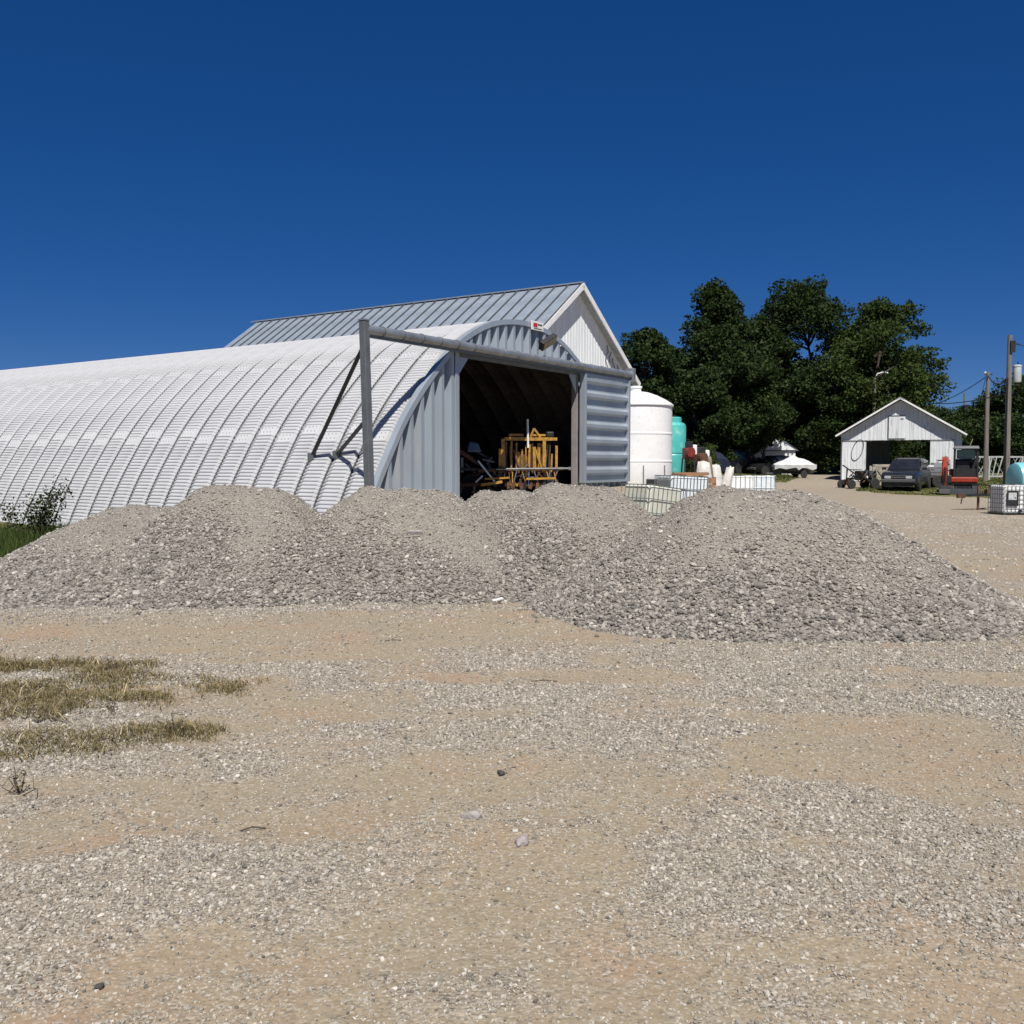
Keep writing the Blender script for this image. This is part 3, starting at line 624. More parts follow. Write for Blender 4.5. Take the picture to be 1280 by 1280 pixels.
yb('lower_beam', (-1.5,-.3,1.05), (1.4,-.3,1.12), .09, .09, rust); yb('lower_frame', (-.6,-.3,.62), (1.2,-.3,.62), .10, .08); yb('lower_frame', (-1.4,-.35,.62), (-.7,-.45,.72), .25, .08)
yb('axle_beam', (.0,-.35,.22), (.9,-.35,.25), .2, .2)
for k in range(26): xx = random.uniform(-1.0,1.3); zz = random.uniform(.5,1.25); yb('linkage', (xx,-.33,zz), (xx+random.uniform(-.18,.18),-.36,zz+random.uniform(-.3,.3)), .035, .035, random.choice([steel_black, rust, steel_black, galv_dark]))
for k in range(10): xx = random.uniform(-.55,1.1); yb('hydraulic_hose', (xx,-.2,1.1), (xx+random.uniform(-.1,.1),-.2,1.9), .03, .03, random.choice([steel_black, rust])); yb('toolbox', (-1.3,-.4,.18), (-.95,-.4,.30), .25, .28)
yb('cylinder_rod', (-1.5,-.38,1.35), (-.95,-.45,.72), .05, .05, chrome); yb('cylinder_rod', (-1.58,-.38,.70), (-1.35,-.42,.9), .05, .05, chrome)
for k in range(16):
    xx = -.9+k*.14; yb('hose', (xx,-.36,1.05+random.uniform(-.05,.1)), (xx+random.uniform(-.25,.25),-.42,.62+random.uniform(-.1,.2)), .03, .03, random.choice([steel_black, rust, chrome, Y_]))
for k in range(9):
    xx = -.5+k*.2; yb('row_unit', (xx,-.40,.72), (xx+random.uniform(-.08,.08),-.44,.50), .09, .10, random.choice([rust, steel_black, steel_black]))
for xx, yy in ((-1.6,.5),(.9,.6),(-.4,.9)):
    w = MB().lathe([(.25,-.14),(.46,-.16),(.5,-.06),(.5,.06),(.46,.16),(.25,.14)],22,'y',(xx,yy,.5)).build('wheel', black_rubber, ymx, smooth=True)
    MB().lathe([(.0,-.08),(.25,-.10),(.25,.10),(.0,.08)],14,'y',(xx,yy,.5)).build('rim', yellow_paint, w)
yb('arm', (-2.1,-.1,1.65), (-1.0,.1,1.0), .10, .12, rust); yb('arm', (-2.0,.0,1.0), (-2.0,.0,1.45), .08, .08, galv_dark); yb('arm', (-1.85,.1,1.8), (-.8,.2,1.3), .06, .06, steel_black)
for k in range(20): xx = random.uniform(-2.3,-.9); zz = random.uniform(.35,1.5); yb('linkage', (xx,-.1,zz), (xx+random.uniform(-.4,.4),0,zz+random.uniform(-.35,.35)), .05, .05, random.choice([steel_black, rust, galv_dark, steel_black, Y_]))
yb('side_frame', (-2.3,-.05,1.1), (-.8,-.15,1.08), .08, .08, steel_black); yb('side_frame', (-2.2,-.05,.6), (-.9,-.2,.66), .12, .1, rust)
bt = MB().loft([[(-1.85,-.1,1.62),(-1.35,-.1,1.62),(-1.35,.4,1.62),(-1.85,.4,1.62)],[(-1.75,0,1.95),(-1.45,0,1.9),(-1.45,.3,1.9),(-1.75,.3,1.95)]]).build('seat_cover', blue_tarp, ymx, bevel=.05)
MB().box(.85,1.1,-.15,.15,2.08,2.25).build('gearbox', steel_black, ymx, bevel=.03)

# ------------------------------------------------------------------ tanks
def at(px, y): return (gx(px, y), y, tz(gx(px, y), y))
def drop(px, y, dz=0): a = at(px, y); return (a[0], a[1], a[2]+dz)
wt = thing('storage_tank', 'large white upright poly tank with domed top behind the sliding door', 'tank', drop(794,35,-.05))
R_ = 1.33
MB().lathe([(R_-.02,0),(R_,.05),(R_,.9),(R_+.012,.92),(R_+.012,.97),(R_,.99),(R_,1.9),(R_+.012,1.92),(R_+.012,1.97),(R_,1.99),(R_,2.92),(R_-.02,2.95)],56).build('shell', poly_white, wt, smooth=True)
MB().lathe([(R_+.05,2.951),(R_+.05,3.0),(R_*.85,3.17),(R_*.6,3.34),(R_*.35,3.46),(.22,3.50)],48).build('dome', poly_white, wt, smooth=True)
MB().lathe([(.2,3.49),(.2,3.62),(.23,3.63),(.23,3.70),(.0,3.72)],20).build('lid', poly_white, wt, smooth=True)
MB().tube((.55,-1.28,.18),(.55,-1.55,.18),.06,n=10).build('valve', steel_black, wt); MB().box(.2,.8,-1.62,-1.42,.05,.32).build('pump_box', steel_black, wt, bevel=.02)
for a in (.35,1.25): MB().tube((a*.9-.2,-math.sqrt(R_**2-(a*.9-.2)**2)-.03,.05),(a*.9-.2,-math.sqrt(R_**2-(a*.9-.2)**2)-.03,.8),.02,n=6).build('strap', cage_m, wt)
tt = thing('storage_tank', 'teal upright poly tank standing half behind the white tank', 'tank', drop(839.5,44,-.05))
R2 = .64
MB().box(-.6,.6,-.6,.6,-.05,.32).build('stand', steel_black, tt)
MB().lathe([(R2-.03,.33),(R2,.4),(R2,1.2),(R2-.03,1.25),(R2,1.3),(R2,2.5),(R2-.02,2.58),(R2-.10,2.68),(R2-.25,2.72)],40).build('shell', poly_teal, tt, smooth=True)
MB().lathe([(.36,2.70),(.36,2.92),(.30,2.96),(0,2.97)],24,'z',(.07,0,0)).build('neck', poly_teal, tt, smooth=True)
MB().tube((.1,0,2.96),(.1,0,3.05),.04,n=8).build('vent', steel_black, tt)

# ------------------------------------------------------------------ caged bulk containers
def rbox(mb, x0, x1, y0, y1, z0, z1, r):
    def ring(z, i): return [(x0+i+(r if k in (0,7) else 0 if k in(1,) else 0),0,0) for k in range(8)]
    def oct_(z, i):
        a, b, c, d = x0+i, x1-i, y0+i, y1-i
        return [(a+r,c,z),(b-r,c,z),(b,c+r,z),(b,d-r,z),(b-r,d,z),(a+r,d,z),(a,d-r,z),(a,c+r,z)]
    return mb.loft([oct_(z0, r*.5), oct_(z0+r*.6, 0), oct_(z1-r*.6, 0), oct_(z1, r*.5)])
def tote(label, loc, rz, poly, tilt=(0,0), plate=False, cells=(6,4)):
    t = thing('bulk_container', label, 'container', loc, rz, 'caged bulk containers in the yard'); t.rotation_euler = (tilt[0], tilt[1], rz)
    w, d, h = .60, .50, 1.16
    rbox(MB(), -w+.03, w-.03, -d+.03, d-.03, .15, h-.02, .07).build('bottle', poly, t, smooth=True)
    MB().lathe([(.1,h-.03),(.1,h+.03),(0,h+.035)],16).build('cap', steel_black, t)
    c = MB(); r = .011
    for k in range(cells[0]+1):
        xx = -w+2*w*k/cells[0]
        c.tube((xx,-d,.14),(xx,-d,h),r,n=5).tube((xx,d,.14),(xx,d,h),r,n=5)
    for k in range(1, cells[0]-1):
        yy = -d+2*d*k/(cells[0]-1); c.tube((-w,yy,.14),(-w,yy,h),r,n=5).tube((w,yy,.14),(w,yy,h),r,n=5)
    for k in range(cells[1]+1):
        zz = .15+(h-.16)*k/cells[1]
        c.tube((-w,-d,zz),(w,-d,zz),r,n=5).tube((-w,d,zz),(w,d,zz),r,n=5).tube((-w,-d,zz),(-w,d,zz),r,n=5).tube((w,-d,zz),(w,d,zz),r,n=5)
    c.tube((-.2,-d,h),(-.2,d,h),r,n=5).tube((.2,-d,h),(.2,d,h),r,n=5); c.build('cage', cage_m, t)
    pl = MB(); pl.box(-w,w,-d,d,.11,.14)
    for xx in (-w+.06, 0, w-.06): pl.box(xx-.06,xx+.06,-d,d,0,.11)
    pl.build('pallet', steel_black, t)
    MB().tube((0,-d-.0,.22),(0,-d-.10,.22),.05,n=8).build('valve', steel_black, t)
    if plate:
        q = MB().box(-.50,-.06,-d-.03,-d-.018,.40,.94).build('black_plate', steel_black, t); MB().box(-.44,-.14,-d-.036,-d-.03,.62,.88).build('label_sheet', pm('grey_label',(.5,.53,.53),(.36,.38,.38),9,.6), q)
        MB().box(-.22,-.17,-d-.040,-d-.036,.66,.72).build('label_mark', sign_ink, q)
    return t
ta = tote('cream caged bulk container leaning on the gravel below the white tank', drop(812,23.2,-.16), .62, poly_cream, (.0,.12), cells=(8,3))
tb = tote('pale caged bulk container lying behind the cream container', drop(851,26.0,.0), .28, poly_pale, (0,.05), cells=(12,3))
tc_ = tote('caged bulk container with white bottle behind the largest gravel heap', drop(921,40,-.03), .08, poly_white, cells=(6,2))
td = tote('caged bulk container with bluish bottle at the end of the row', drop(948.5,40.4,-.03), -.04, poly_pale, cells=(6,2))
te = tote('white caged bulk container with black label plate beside the trailer', drop(1265,34.8,-.06), .06, poly_white, plate=True, cells=(8,6))

# junk between the containers
engine_red = pm('dull_engine_red', (.20,.028,.016), (.12,.02,.014), 7, .5)
for px, yy, lab in ((860,30.4,'dull red pump engine with white jug beside the teal tank'), (876,31.4,'dark red pump engine beside the navy truck bed')):
    e = thing('pump_engine', lab, 'engine', drop(px,yy,-.30), .3, 'old pump engines among the sacks')
    MB().box(-.16,.16,-.14,.14,1.28,1.64).build('block', engine_red if px == 860 else rust, e, bevel=.03); MB().lathe([(.0,-.1),(.15,-.1),(.15,.1),(0,.1)],14,'y',(-.05,-.2,1.5)).build('recoil_housing', engine_red if px == 860 else rust, e)
    rbox(MB(), .10, .28, -.1, .1, 1.42, 1.74, .04).build('jug', poly_white, e, smooth=True); MB().box(-.08,.12,-.1,.1,1.64,1.84).build('air_filter', steel_black, e, bevel=.02)
    for sx in (-.22,.22):
        MB().bar((sx,-.15,.0),(sx*.7,-.1,1.30),.04).build('frame_leg', steel_black, e); MB().bar((sx,.15,.0),(sx*.7,.1,1.30),.04).build('frame_leg', steel_black, e)
def sack(label, px, y, w, d, h, m=bag_white, lean=0, seed=0):
    rg = np.random.default_rng(seed); rings = []
    for k, (t, s) in enumerate(((0,1.1),(.15,1.15),(.5,1.0),(.8,.8),(.97,.66),(1.0,.4))):
        rings.append([(math.cos(a)*w*s*(1+rg.normal(0,.13))+lean*t, math.sin(a)*d*s*(1+rg.normal(0,.13)), h*t+rg.normal(0,.035)) for a in np.linspace(0, 2*PI, 14, endpoint=False)])
    o = MB().loft(rings).build('sack', m, None, smooth='all'); o.location = drop(px, y); return tag(o, label, 'sack', 'sacks among the containers')
sack('slumped dirty white sack under the red pump engine', 879, 30.6, .26, .24, 1.02, seed=1); sack('narrow white sack between the two pump engines', 894, 31.2, .24, .22, 1.08, seed=2)
sack('white sack leaning towards the row of containers', 902, 31.8, .17, .18, 1.12, lean=.30, seed=3); sack('grey brown canvas sack folded over next to the white sacks', 886.5, 31.0, .10, .16, 1.24, pm('canvas_grey',(.22,.19,.14),None,5,.9), seed=4)
for k in range(5):
    b = MB().box(-.7,.7,-.07,.07,0,.045).build('plank', wood_board, None); b.location = drop(861+k*.9, 29.5+.16*k, .42+.05*(k % 3)); b.rotation_euler = (0, .04*(k-2), .4+.07*k)
    tag(b, ('orange brown plank nearest the cream container on the crate','second plank on the crate, beside the one nearest the cream container','middle plank of five laid on the crate','fourth plank on the crate, next to the one nearest the sacks','plank nearest the sacks laid on the crate')[k], 'plank', 'loose planks behind the containers')
cr = thing('wooden_crate', 'low wooden crate under the orange brown planks', 'crate', drop(862,29.8), .4)
for k in range(2): MB().box(-.65,.65,-.5,-.46,.03+k*.19,.19+k*.19).build('slat', wood_board, cr); MB().box(-.65,.65,.46,.5,.03+k*.19,.19+k*.19).build('slat', wood_board, cr)
for sx in (-.62,.62):
    for sy in (-.44,.44): MB().box(sx-.04,sx+.04,sy-.04,sy+.04,0,.42).build('corner_post', wood_board, cr)

# ------------------------------------------------------------------ vehicles
def wheel(par, x, y, r=.36, w=.22, rimm=chrome):
    o = MB().lathe([(r*.62,-w/2),(r*.93,-w/2),(r,-w/3),(r,w/3),(r*.93,w/2),(r*.62,w/2)],24,'y',(x,y,r)).build('wheel', black_rubber, par, smooth=True)
    MB().lathe([(0,-w*.36),(r*.2,-w*.42),(r*.55,-w*.3),(r*.63,-w*.46),(r*.63,w*.46),(r*.55,w*.3),(r*.2,w*.42),(0,w*.36)],18,'y',(x,y,r)).build('rim', rimm, o); return o
def car(name, label, loc, rz, paint, kind='suv', group=None, rimm=chrome):
    """front points to -x.  body is a loft of cross-sections along x."""
    t = thing(name, label, 'car' if kind == 'sedan' else kind, loc, rz, group)
    if kind == 'suv': L, W, belt, roof = 4.6, .87, 1.02, 1.66; st = [(-2.3,.50,.78,.70),(-2.24,.36,.88,.82),(-2.0,.30,.95,.86),(-1.3,.28,1.00,.87),(-.75,.28,1.04,.87),(0,.28,1.06,.88),(1.2,.28,1.06,.88),(2.1,.32,1.04,.86),(2.28,.40,.98,.80),(2.3,.5,.9,.72)]; cab = [(-.95,1.03,.80),(-.28,1.60,.66),(.3,1.665,.66),(1.6,1.65,.65),(2.0,1.60,.64),(2.26,1.04,.78)]
    elif kind == 'pickup': L, W, belt, roof = 5.3, .92, 1.08, 1.8; st = [(-2.65,.55,.85,.75),(-2.58,.40,.98,.86),(-2.2,.34,1.06,.9),(-1.1,.32,1.10,.92),(0,.32,1.12,.92),(.75,.32,1.12,.92),(1.6,.34,1.12,.92),(2.55,.36,1.12,.91),(2.64,.45,1.08,.88)]; cab = [(-1.2,1.09,.84),(-.6,1.70,.72),(-.2,1.80,.70),(.7,1.80,.70),(2.45,1.76,.72),(2.6,1.11,.84)]
    else: L, W, belt, roof = 4.5, .86, .92, 1.42; st = [(-2.25,.45,.62,.66),(-2.18,.3,.72,.8),(-1.9,.25,.80,.84),(-1.1,.22,.88,.86),(0,.22,.92,.87),(1.2,.22,.94,.87),(2.0,.25,.93,.85),(2.2,.35,.86,.78),(2.25,.45,.78,.7)]; cab = [(-.95,.88,.76),(-.2,1.38,.6),(.4,1.42,.6),(1.1,1.36,.6),(1.75,.94,.74)]
    rings = []
    for x_, zb, zt, hw in st: rings.append([(x_,-hw*.92,zb),(x_,-hw,zb+.15),(x_,-hw*1.0,zt-.16),(x_,-hw*.94,zt-.03),(x_,-hw*.8,zt),(x_,hw*.8,zt),(x_,hw*.94,zt-.03),(x_,hw,zt-.16),(x_,hw,zb+.15),(x_,hw*.92,zb)])
    b = MB().loft(rings).build('body', paint, t, smooth=True)
    zb0 = belt-.05; rings = []
    for x_, zt, hw in cab:
        base = W*.9; rings.append([(x_,-base if zt > belt+.2 else -hw,zb0),(x_,-hw,zt-.06 if zt > belt+.2 else zb0+.02),(x_,-hw+.10,zt if zt > belt+.2 else zb0+.03),(x_,hw-.10,zt if zt > belt+.2 else zb0+.03),(x_,hw,zt-.06 if zt > belt+.2 else zb0+.02),(x_,base if zt > belt+.2 else hw,zb0)])
    c = MB().loft(rings).build('cabin', paint, t, smooth=True)
    # glass set just proud of the cabin skin
    def quad(nm, pts, m=glass_dark, par=c):
        p = [Vector(q) for q in pts]; n = (p[1]-p[0]).cross(p[3]-p[0]).normalized()*.012; MB().add(p+[q+n for q in p], [(0,1,2,3),(7,6,5,4),(0,4,5,1),(1,5,6,2),(2,6,7,3),(3,7,4,0)]).build(nm, m, par)
    f0, f1 = cab[0], cab[1]; dz = f1[1]-f0[1]
    def fp(t_, s): x_ = f0[0]+(f1[0]-f0[0])*t_; return (x_-.018, s*(W*.86*(1-t_)+(f1[2]-.06)*t_), zb0+.03+(f1[1]-.03-zb0)*t_+.012)
    quad('windscreen', [fp(.10,-1),fp(.10,1),fp(.92,1),fp(.92,-1)])
    for s in (-1, 1):
        tops = [(x_, zt, hw) for x_, zt, hw in cab[1:-1]]
        xa, xb_ = cab[1][0], cab[-2][0]; n = 3 if kind != 'sedan' else 2
        for k in range(n):
            a = xa+(xb_-xa)*k/n+.05; e = xa+(xb_-xa)*(k+1)/n-.04; hw = cab[2][2]
            y0, y1 = W*.9+.004, hw+.03; z0, z1 = belt+.04, cab[2][1]-.12
            pts = [(a-(.30 if k == 0 else 0), s*(y0-.02), z0), (e, s*(y0-.02), z0), (e, s*y1, z1), (a+(.06 if k == 0 else 0), s*y1, z1)]
            quad('side_window', pts if s < 0 else [pts[1],pts[0],pts[3],pts[2]])
    if kind == 'suv': MB().box(-.1,.0,-.5,.5,1.655,1.70).bar((.0,-.55,1.70),(1.7,-.55,1.70),.03).bar((.0,.55,1.70),(1.7,.55,1.70),.03).build('roof_rack', steel_black, t)
    xf = st[0][0]; zf = st[0][2]
    for s in (-1, 1):
        MB().box(xf-.02,xf+.10,s*.50-.15,s*.50+.15,zf-.17,zf-.03).build('headlight', lamp_glass, t, bevel=.015)
        MB().box(cab[0][0]+.12,cab[0][0]+.30,s*(W+.10)-.10,s*(W+.10)+.10,belt+.02,belt+.16).build('mirror', steel_black, t, bevel=.02)
    g = MB().box(xf-.015,xf+.08,-.34,.34,zf-.16,zf-.04).build('grille', steel_black, t); MB().box(xf-.025,xf-.012,-.36,.36,zf-.03,zf-.012).build('grille_trim', chrome, g); MB().box(xf-.025,xf-.012,-.34,.34,zf-.11,zf-.09).build('grille_trim', chrome, g)
    bm_ = MB().box(xf-.08,xf+.14,-W*.92,W*.92,.42,.58).build('bumper', pm('bumper_grey',(.10,.105,.11),None,5,.4,.3), t, bevel=.03); MB().box(xf-.086,xf-.078,-W*.85,W*.85,.545,.575).build('bumper_strip', chrome, bm_)
    MB().box(xf+.02,xf+.2,-W*.8,W*.8,.22,.42).build('valance', steel_black, t)
    wx = L*.31; r = .37 if kind != 'sedan' else .32
    for x_ in (-wx, wx):
        for s in (-1, 1):
            MB().lathe([(.0,-.05),(r+.06,-.05),(r+.06,.05),(0,.05)],20,'y',(x_,s*(W-.036),r+.01)).build('wheel_arch', steel_black, t); wheel(t, x_, s*(W-.085), r, .24, rimm)
    return t
def facing(px, y, turn): # yaw so that the front (-x) looks back along the bearing, turned by `turn`
    return math.atan2(y, gx(px, y))+turn
car('parked_suv', 'dark grey suv with chrome grille parked on grass before the white garage', drop(1133,49.3,-.02), facing(1133,49.3,-.17), paint_grey, 'suv')
car('parked_pickup', 'black pickup with canopy parked in the shade of the trees', drop(922,66,-.02), .85+PI, paint_black, 'pickup')
car('parked_car', 'black car parked behind the covered boat', drop(964,66,-.02), .5, paint_black, 'sedan')
car('parked_car', 'dark red car beyond the covered boat', drop(1019,80,-.02), .5+PI, paint_red, 'sedan')
nv = thing('flatbed_trailer', 'low trailer under a navy cover beside the black pickup', 'trailer', drop(884,54), .5)
rings = [[(x_,-.8*s,.55),(x_,-.78*s,1.15*h),(x_,-.4*s,1.5*h),(x_,.4*s,1.5*h),(x_,.78*s,1.15*h),(x_,.8*s,.55)] for x_, s, h in ((-1.1,.85,.85),(-.8,1,1.0),(-.1,1,1.07),(.6,1,1.02),(1.1,.9,.82))]
MB().loft(rings).build('cover', paint_navy, nv, smooth=True); MB().box(-1.15,1.15,-.8,.8,.45,.55).build('deck', steel_black, nv); MB().bar((1.1,0,.48),(2.0,0,.42),.08).build('tongue', steel_black, nv)
for s in (-1,1): wheel(nv, -.1, s*.82, .3, .18)
bo = thing('covered_boat', 'small boat under a bright white tarp parked on the lawn', 'boat', drop(991,58), .12); bo.scale = (.72,.72,.86)
rings = [[(x_,-w,.66+random.uniform(-.13,.13)),(x_,-w*1.05,.95),(x_,-w*.5,.96+h*.72+random.uniform(-.04,.04)),(x_,0,.98+h),(x_,w*.5,.96+h*.72+random.uniform(-.04,.04)),(x_,w*1.05,.95),(x_,w,.66+random.uniform(-.13,.13))] for x_, w, h in ((-1.75,.30,.02),(-1.4,.55,.16),(-.9,.72,.30),(-.4,.82,.50),(-.1,.86,.66),(.15,.86,.60),(.45,.86,.46),(.9,.82,.40),(1.4,.80,.24),(1.75,.75,.02))]
MB().loft(rings).build('tarp', tarp_white, bo, smooth=True)
rings = [[(x_,-w,.80),(x_,-w*.8,.50),(x_,0,.34+k),(x_,w*.8,.50),(x_,w,.80)] for x_, w, k in ((-1.85,.12,.35),(-1.3,.55,.1),(-.5,.76,0),(.5,.80,0),(1.7,.70,0))]
MB().loft(rings).build('hull', pm('hull_dark',(.05,.05,.06),None,4,.4), bo, smooth=True); MB().bar((-2.4,0,.36),(1.6,0,.34),.08).build('trailer_frame', galv_dark, bo)
for s in (-1,1): wheel(bo, .6, s*.85, .27, .16)

# ------------------------------------------------------------------ white board garage
ga = thing('garage', 'old white board garage with open front and tin gable roof', 'garage', (gx(1123.5,55.5), 55.5, tz(gx(1123.5,55.5),55.5)-.02), math.atan2(-.43, .9))
GWd, GH, GP, GD = 3.24, 2.95, 4.93, 9.0       # half width, eave, peak, depth.  local front faces -y
def gtop(x_): return GP-.08-(GP-GH)*abs(x_)/GWd
O0, O1, OH = -1.86, 1.66, 2.52
x_ = -GWd; k = 0
while x_ < GWd-.01:
    w = min(.2 if k % 3 else .26, GWd-x_); xc = x_+w/2; z0 = OH if O0 < xc < O1 else .04+.05*random.random()
    e = .012*random.random(); a, b = x_+.004, x_+w-.006
    MB().add([(a,-e,z0+.03*random.random()),(b,-e,z0),(b,-e,gtop(b)),(a,-e,gtop(a)),(a,.03,z0),(b,.03,z0),(b,.03,gtop(b)),(a,.03,gtop(a))],[(0,1,2,3),(7,6,5,4),(0,4,5,1),(1,5,6,2),(2,6,7,3),(3,7,4,0)]).build('board', old_white, ga)
    x_ += w; k += 1
# sliding doors left and right, loft hatch, rails
for nm, a0, a1 in (('door', -GWd+.05, O0+.02), ('door', O1-.02, 2.86)):
    d_ = MB().box(a0,a1,-.062,-.052,.10,2.48).build('sliding_door', old_white, ga); q = a0
    while q < a1-.02:
        w = min(.165, a1-q); MB().box(q+.004,q+w-.004,-.085-.006*random.random(),-.062,.08+.04*random.random(),2.48).build('board', old_white, d_); q += w
for a0, a1 in ((-GWd, O0+.35), (O1-.05, 2.9)): MB().box(a0,a1,-.12,-.05,2.485,2.53).build('door_track', pm('rail_rust',(.20,.19,.18),None,6,.7), ga)
h_ = MB().box(-.62,.28,-.045,-.02,2.62,3.92).build('loft_hatch', old_white, ga); 
for q in range(5): MB().box(-.61+q*.178,-.61+q*.178+.17,-.06,-.045,2.63,3.91).build('board', old_white, h_)
MB().box(-.66,.26,-.075,-.045,3.92,3.96).build('hatch_rail', steel_black, ga); MB().box(-.655,-.63,-.07,-.03,2.62,3.92).build('hatch_gap', steel_black, ga); MB().box(.02,.18,-.08,-.06,3.74,3.78).build('hinge', steel_black, ga)
for s in (-1, 1):
    MB().box(s*GWd-.02 if s > 0 else s*GWd-.02, s*GWd+.02, .03, GD, 0, GH).build('side_wall', old_white, ga)
    sl2 = math.hypot(GWd+.26, (GP-GH)*(GWd+.26)/GWd); zx = GP-(GP-GH)*(GWd+.26)/GWd
    def rp(t, l): 
        nx_, nz_ = (GP-zx)/sl2, (GWd+.26)/sl2; return (s*((GWd+.26)*t+nx_*l), GP-(GP-zx)*t+nz_*l)
    for k in range(12):                              # roof sheets
        y0, y1 = -.40+k*.79, -.40+(k+1)*.79-.006; P_ = [rp(0,.03),rp(1,.03),rp(1,.055),rp(0,.055)]
        MB().add([(p[0],y0,p[1]) for p in P_]+[(p[0],y1,p[1]) for p in P_],[(3,2,1,0),(4,5,6,7),(0,1,5,4),(1,2,6,5),(2,3,7,6),(3,0,4,7)]).build('roof_sheet', old_roof, ga)
    P_ = [rp(0,.062),rp(1.01,.062),rp(1.01,-.035),rp(0,-.035)]
    MB().add([(p[0],-.44,p[1]) for p in P_]+[(p[0],-.405,p[1]) for p in P_],[(3,2,1,0),(4,5,6,7),(0,1,5,4),(1,2,6,5),(2,3,7,6),(3,0,4,7)]).build('rake_board', white_trim, ga)
MB().prism([(-.22,GP-.03),(0,GP+.085),(.22,GP-.03),(.22,GP-.09),(0,GP+.02),(-.22,GP-.09)],-.45,9.1).build('ridge_cap', old_roof, ga)
for xa, xb in ((-GWd+.02,-1.1),(1.9,GWd-.02)): MB().box(xa,xb,GD-.04,GD,0,GH-.1).build('back_wall', old_white, ga)
MB().prism([(-GWd,GH-.1),(GWd,GH-.1),(0,GP-.1)],GD-.04,GD).build('back_gable', old_white, ga)
for k in range(4): MB().bar((-GWd,1.5+k*2,2.75),(GWd,1.5+k*2,2.75),.1,.14).build('tie_beam', wood_pole, ga)
hp = [( -2.32+.30*math.sin(a)+.16*math.cos(a), -.11, 1.95+.62*math.cos(a)) for a in np.linspace(0, 2*PI, 26)]+[(-2.0,-.11,2.5)]
ho = MB().path(hp, .018, 5).build('hose', wire_m, None, smooth=True); ho.location = ga.location; ho.rotation_euler = ga.rotation_euler; tag(ho, 'dark hose hung in a loop on the left garage door', 'hose')

# things around the garage
im = thing('scrap_implement', 'black tangled implement with engine and lever parked left of the suv', 'machine', drop(1076,50.5), .3)
MB().box(-.2,.75,-.3,.3,.45,.95).build('engine', steel_black, im, bevel=.04); MB().box(-.15,.55,-.34,-.3,.6,.9).build('cover_plate', pm('dark_plate',(.05,.05,.05),None,5,.4,.4), im)
MB().bar((-1.0,-.1,.55),(.9,-.1,.5),.09).build('frame', steel_black, im); MB().bar((-1.15,0,1.25),(-.1,0,.62),.07,.05).build('lever', steel_black, im); MB().bar((-.85,.1,.3),(-.8,.1,1.05),.06).build('post', galv_dark, im); MB().bar((-.8,.1,1.02),(.1,.1,1.0),.04).build('rail', steel_black, im)
MB().lathe([(0,0),(.06,0),(.06,.07),(0,.07)],10,'y',(.12,-.36,.62)).build('lamp', white_trim, im); MB().box(-.95,-.7,-.2,.2,.2,.5).build('ballast', rust, im)
for k in range(10): MB().bar((random.uniform(-.2,.8),-.32,random.uniform(.5,1.0)),(random.uniform(-.1,.95),-.36,random.uniform(.35,1.05)),.04).build('linkage', random.choice([steel_black, galv_dark, steel_black]), im)
for x_ in (-.9,.55):
    for s in (-1,1): wheel(im, x_, s*.42, .24 if x_ < 0 else .28, .14, steel_black)
for k in range(22): a_, c_ = random.uniform(-.9,.8), random.uniform(.3,1.05); MB().bar((a_,-.40,c_),(a_+random.uniform(-.3,.3),-.44,max(.12,c_+random.uniform(-.3,.2))),.045).build('linkage', random.choice([steel_black, steel_black, rust]), im)
cg = thing('wire_crate', 'weathered beige wooden frame crate with wire front left of the suv', 'crate', drop(1102,51.5), -.1)
bb = pm('beige_boards',(.42,.38,.30),(.3,.27,.21),6,.85)
for a, b in (((-.45,0,.15),(-.45,0,1.25)),((.45,0,.15),(.45,0,1.25)),((-.45,.6,.15),(-.45,.6,1.2)),((.45,.6,.15),(.45,.6,1.2))): MB().bar(a,b,.10).build('post', bb, cg)
for z_ in (1.22,.62,.2): MB().box(-.5,.5,-.05,.05,z_-.06,z_+.06).build('rail', bb, cg)
wf = MB()
for k in range(9): wf.bar((-.4+k*.1,.0,.65),(-.4+k*.1,.0,1.2),.02)
wf.build('wire_front', cage_m, cg); MB().box(-.4,.4,.55,.6,.2,1.15).build('back_board', bb, cg)
for k in range(4): MB().box(-.42,.42,-.04,.04,.26+k*.09,.33+k*.09).build('slat', bb, cg)
jr = MB().lathe([(.12,0),(.14,.05),(.14,.36),(.06,.46),(.05,.52),(0,.53)],14).build('jug', poly_white, None, smooth=True); jr.location = drop(1106.5,48.6); tag(jr, 'small white plastic jug on the grass left of the suv', 'jug')
ut = thing('utility_trailer', 'small grey utility trailer standing behind the suv', 'trailer', drop(1166,51.5), -.2)
MB().box(-.45,.45,-.7,.7,.55,.62).build('deck', galv_dark, ut); 
for k in range(3): MB().box(-.45,.45,-.73,-.70,.64+k*.16,.77+k*.16).build('side_board', pm('grey_board',(.16,.17,.17),None,5,.7), ut)
MB().box(-.48,-.44,-.7,.7,.62,1.1).build('end_board', galv_dark, ut); MB().box(-.1,.42,-.6,.2,.62,1.32).build('toolbox', pm('toolbox_grey',(.28,.31,.31),None,5,.5), ut); MB().box(-.5,-.05,-.6,.4,1.1,1.2).build('white_lid', white_trim, ut)
for s in (-1,1): wheel(ut, .1, s*.75, .32, .16)
rm = thing('loading_ramp', 'black steel loading ramp leaning against the garage wall', 'ramp', drop(1180,52.3), -.25)
for xx in (-.3,.3): MB().bar((xx,-.45,.0),(xx,.35,1.4),.09,.06).build('side_rail', steel_black, rm)
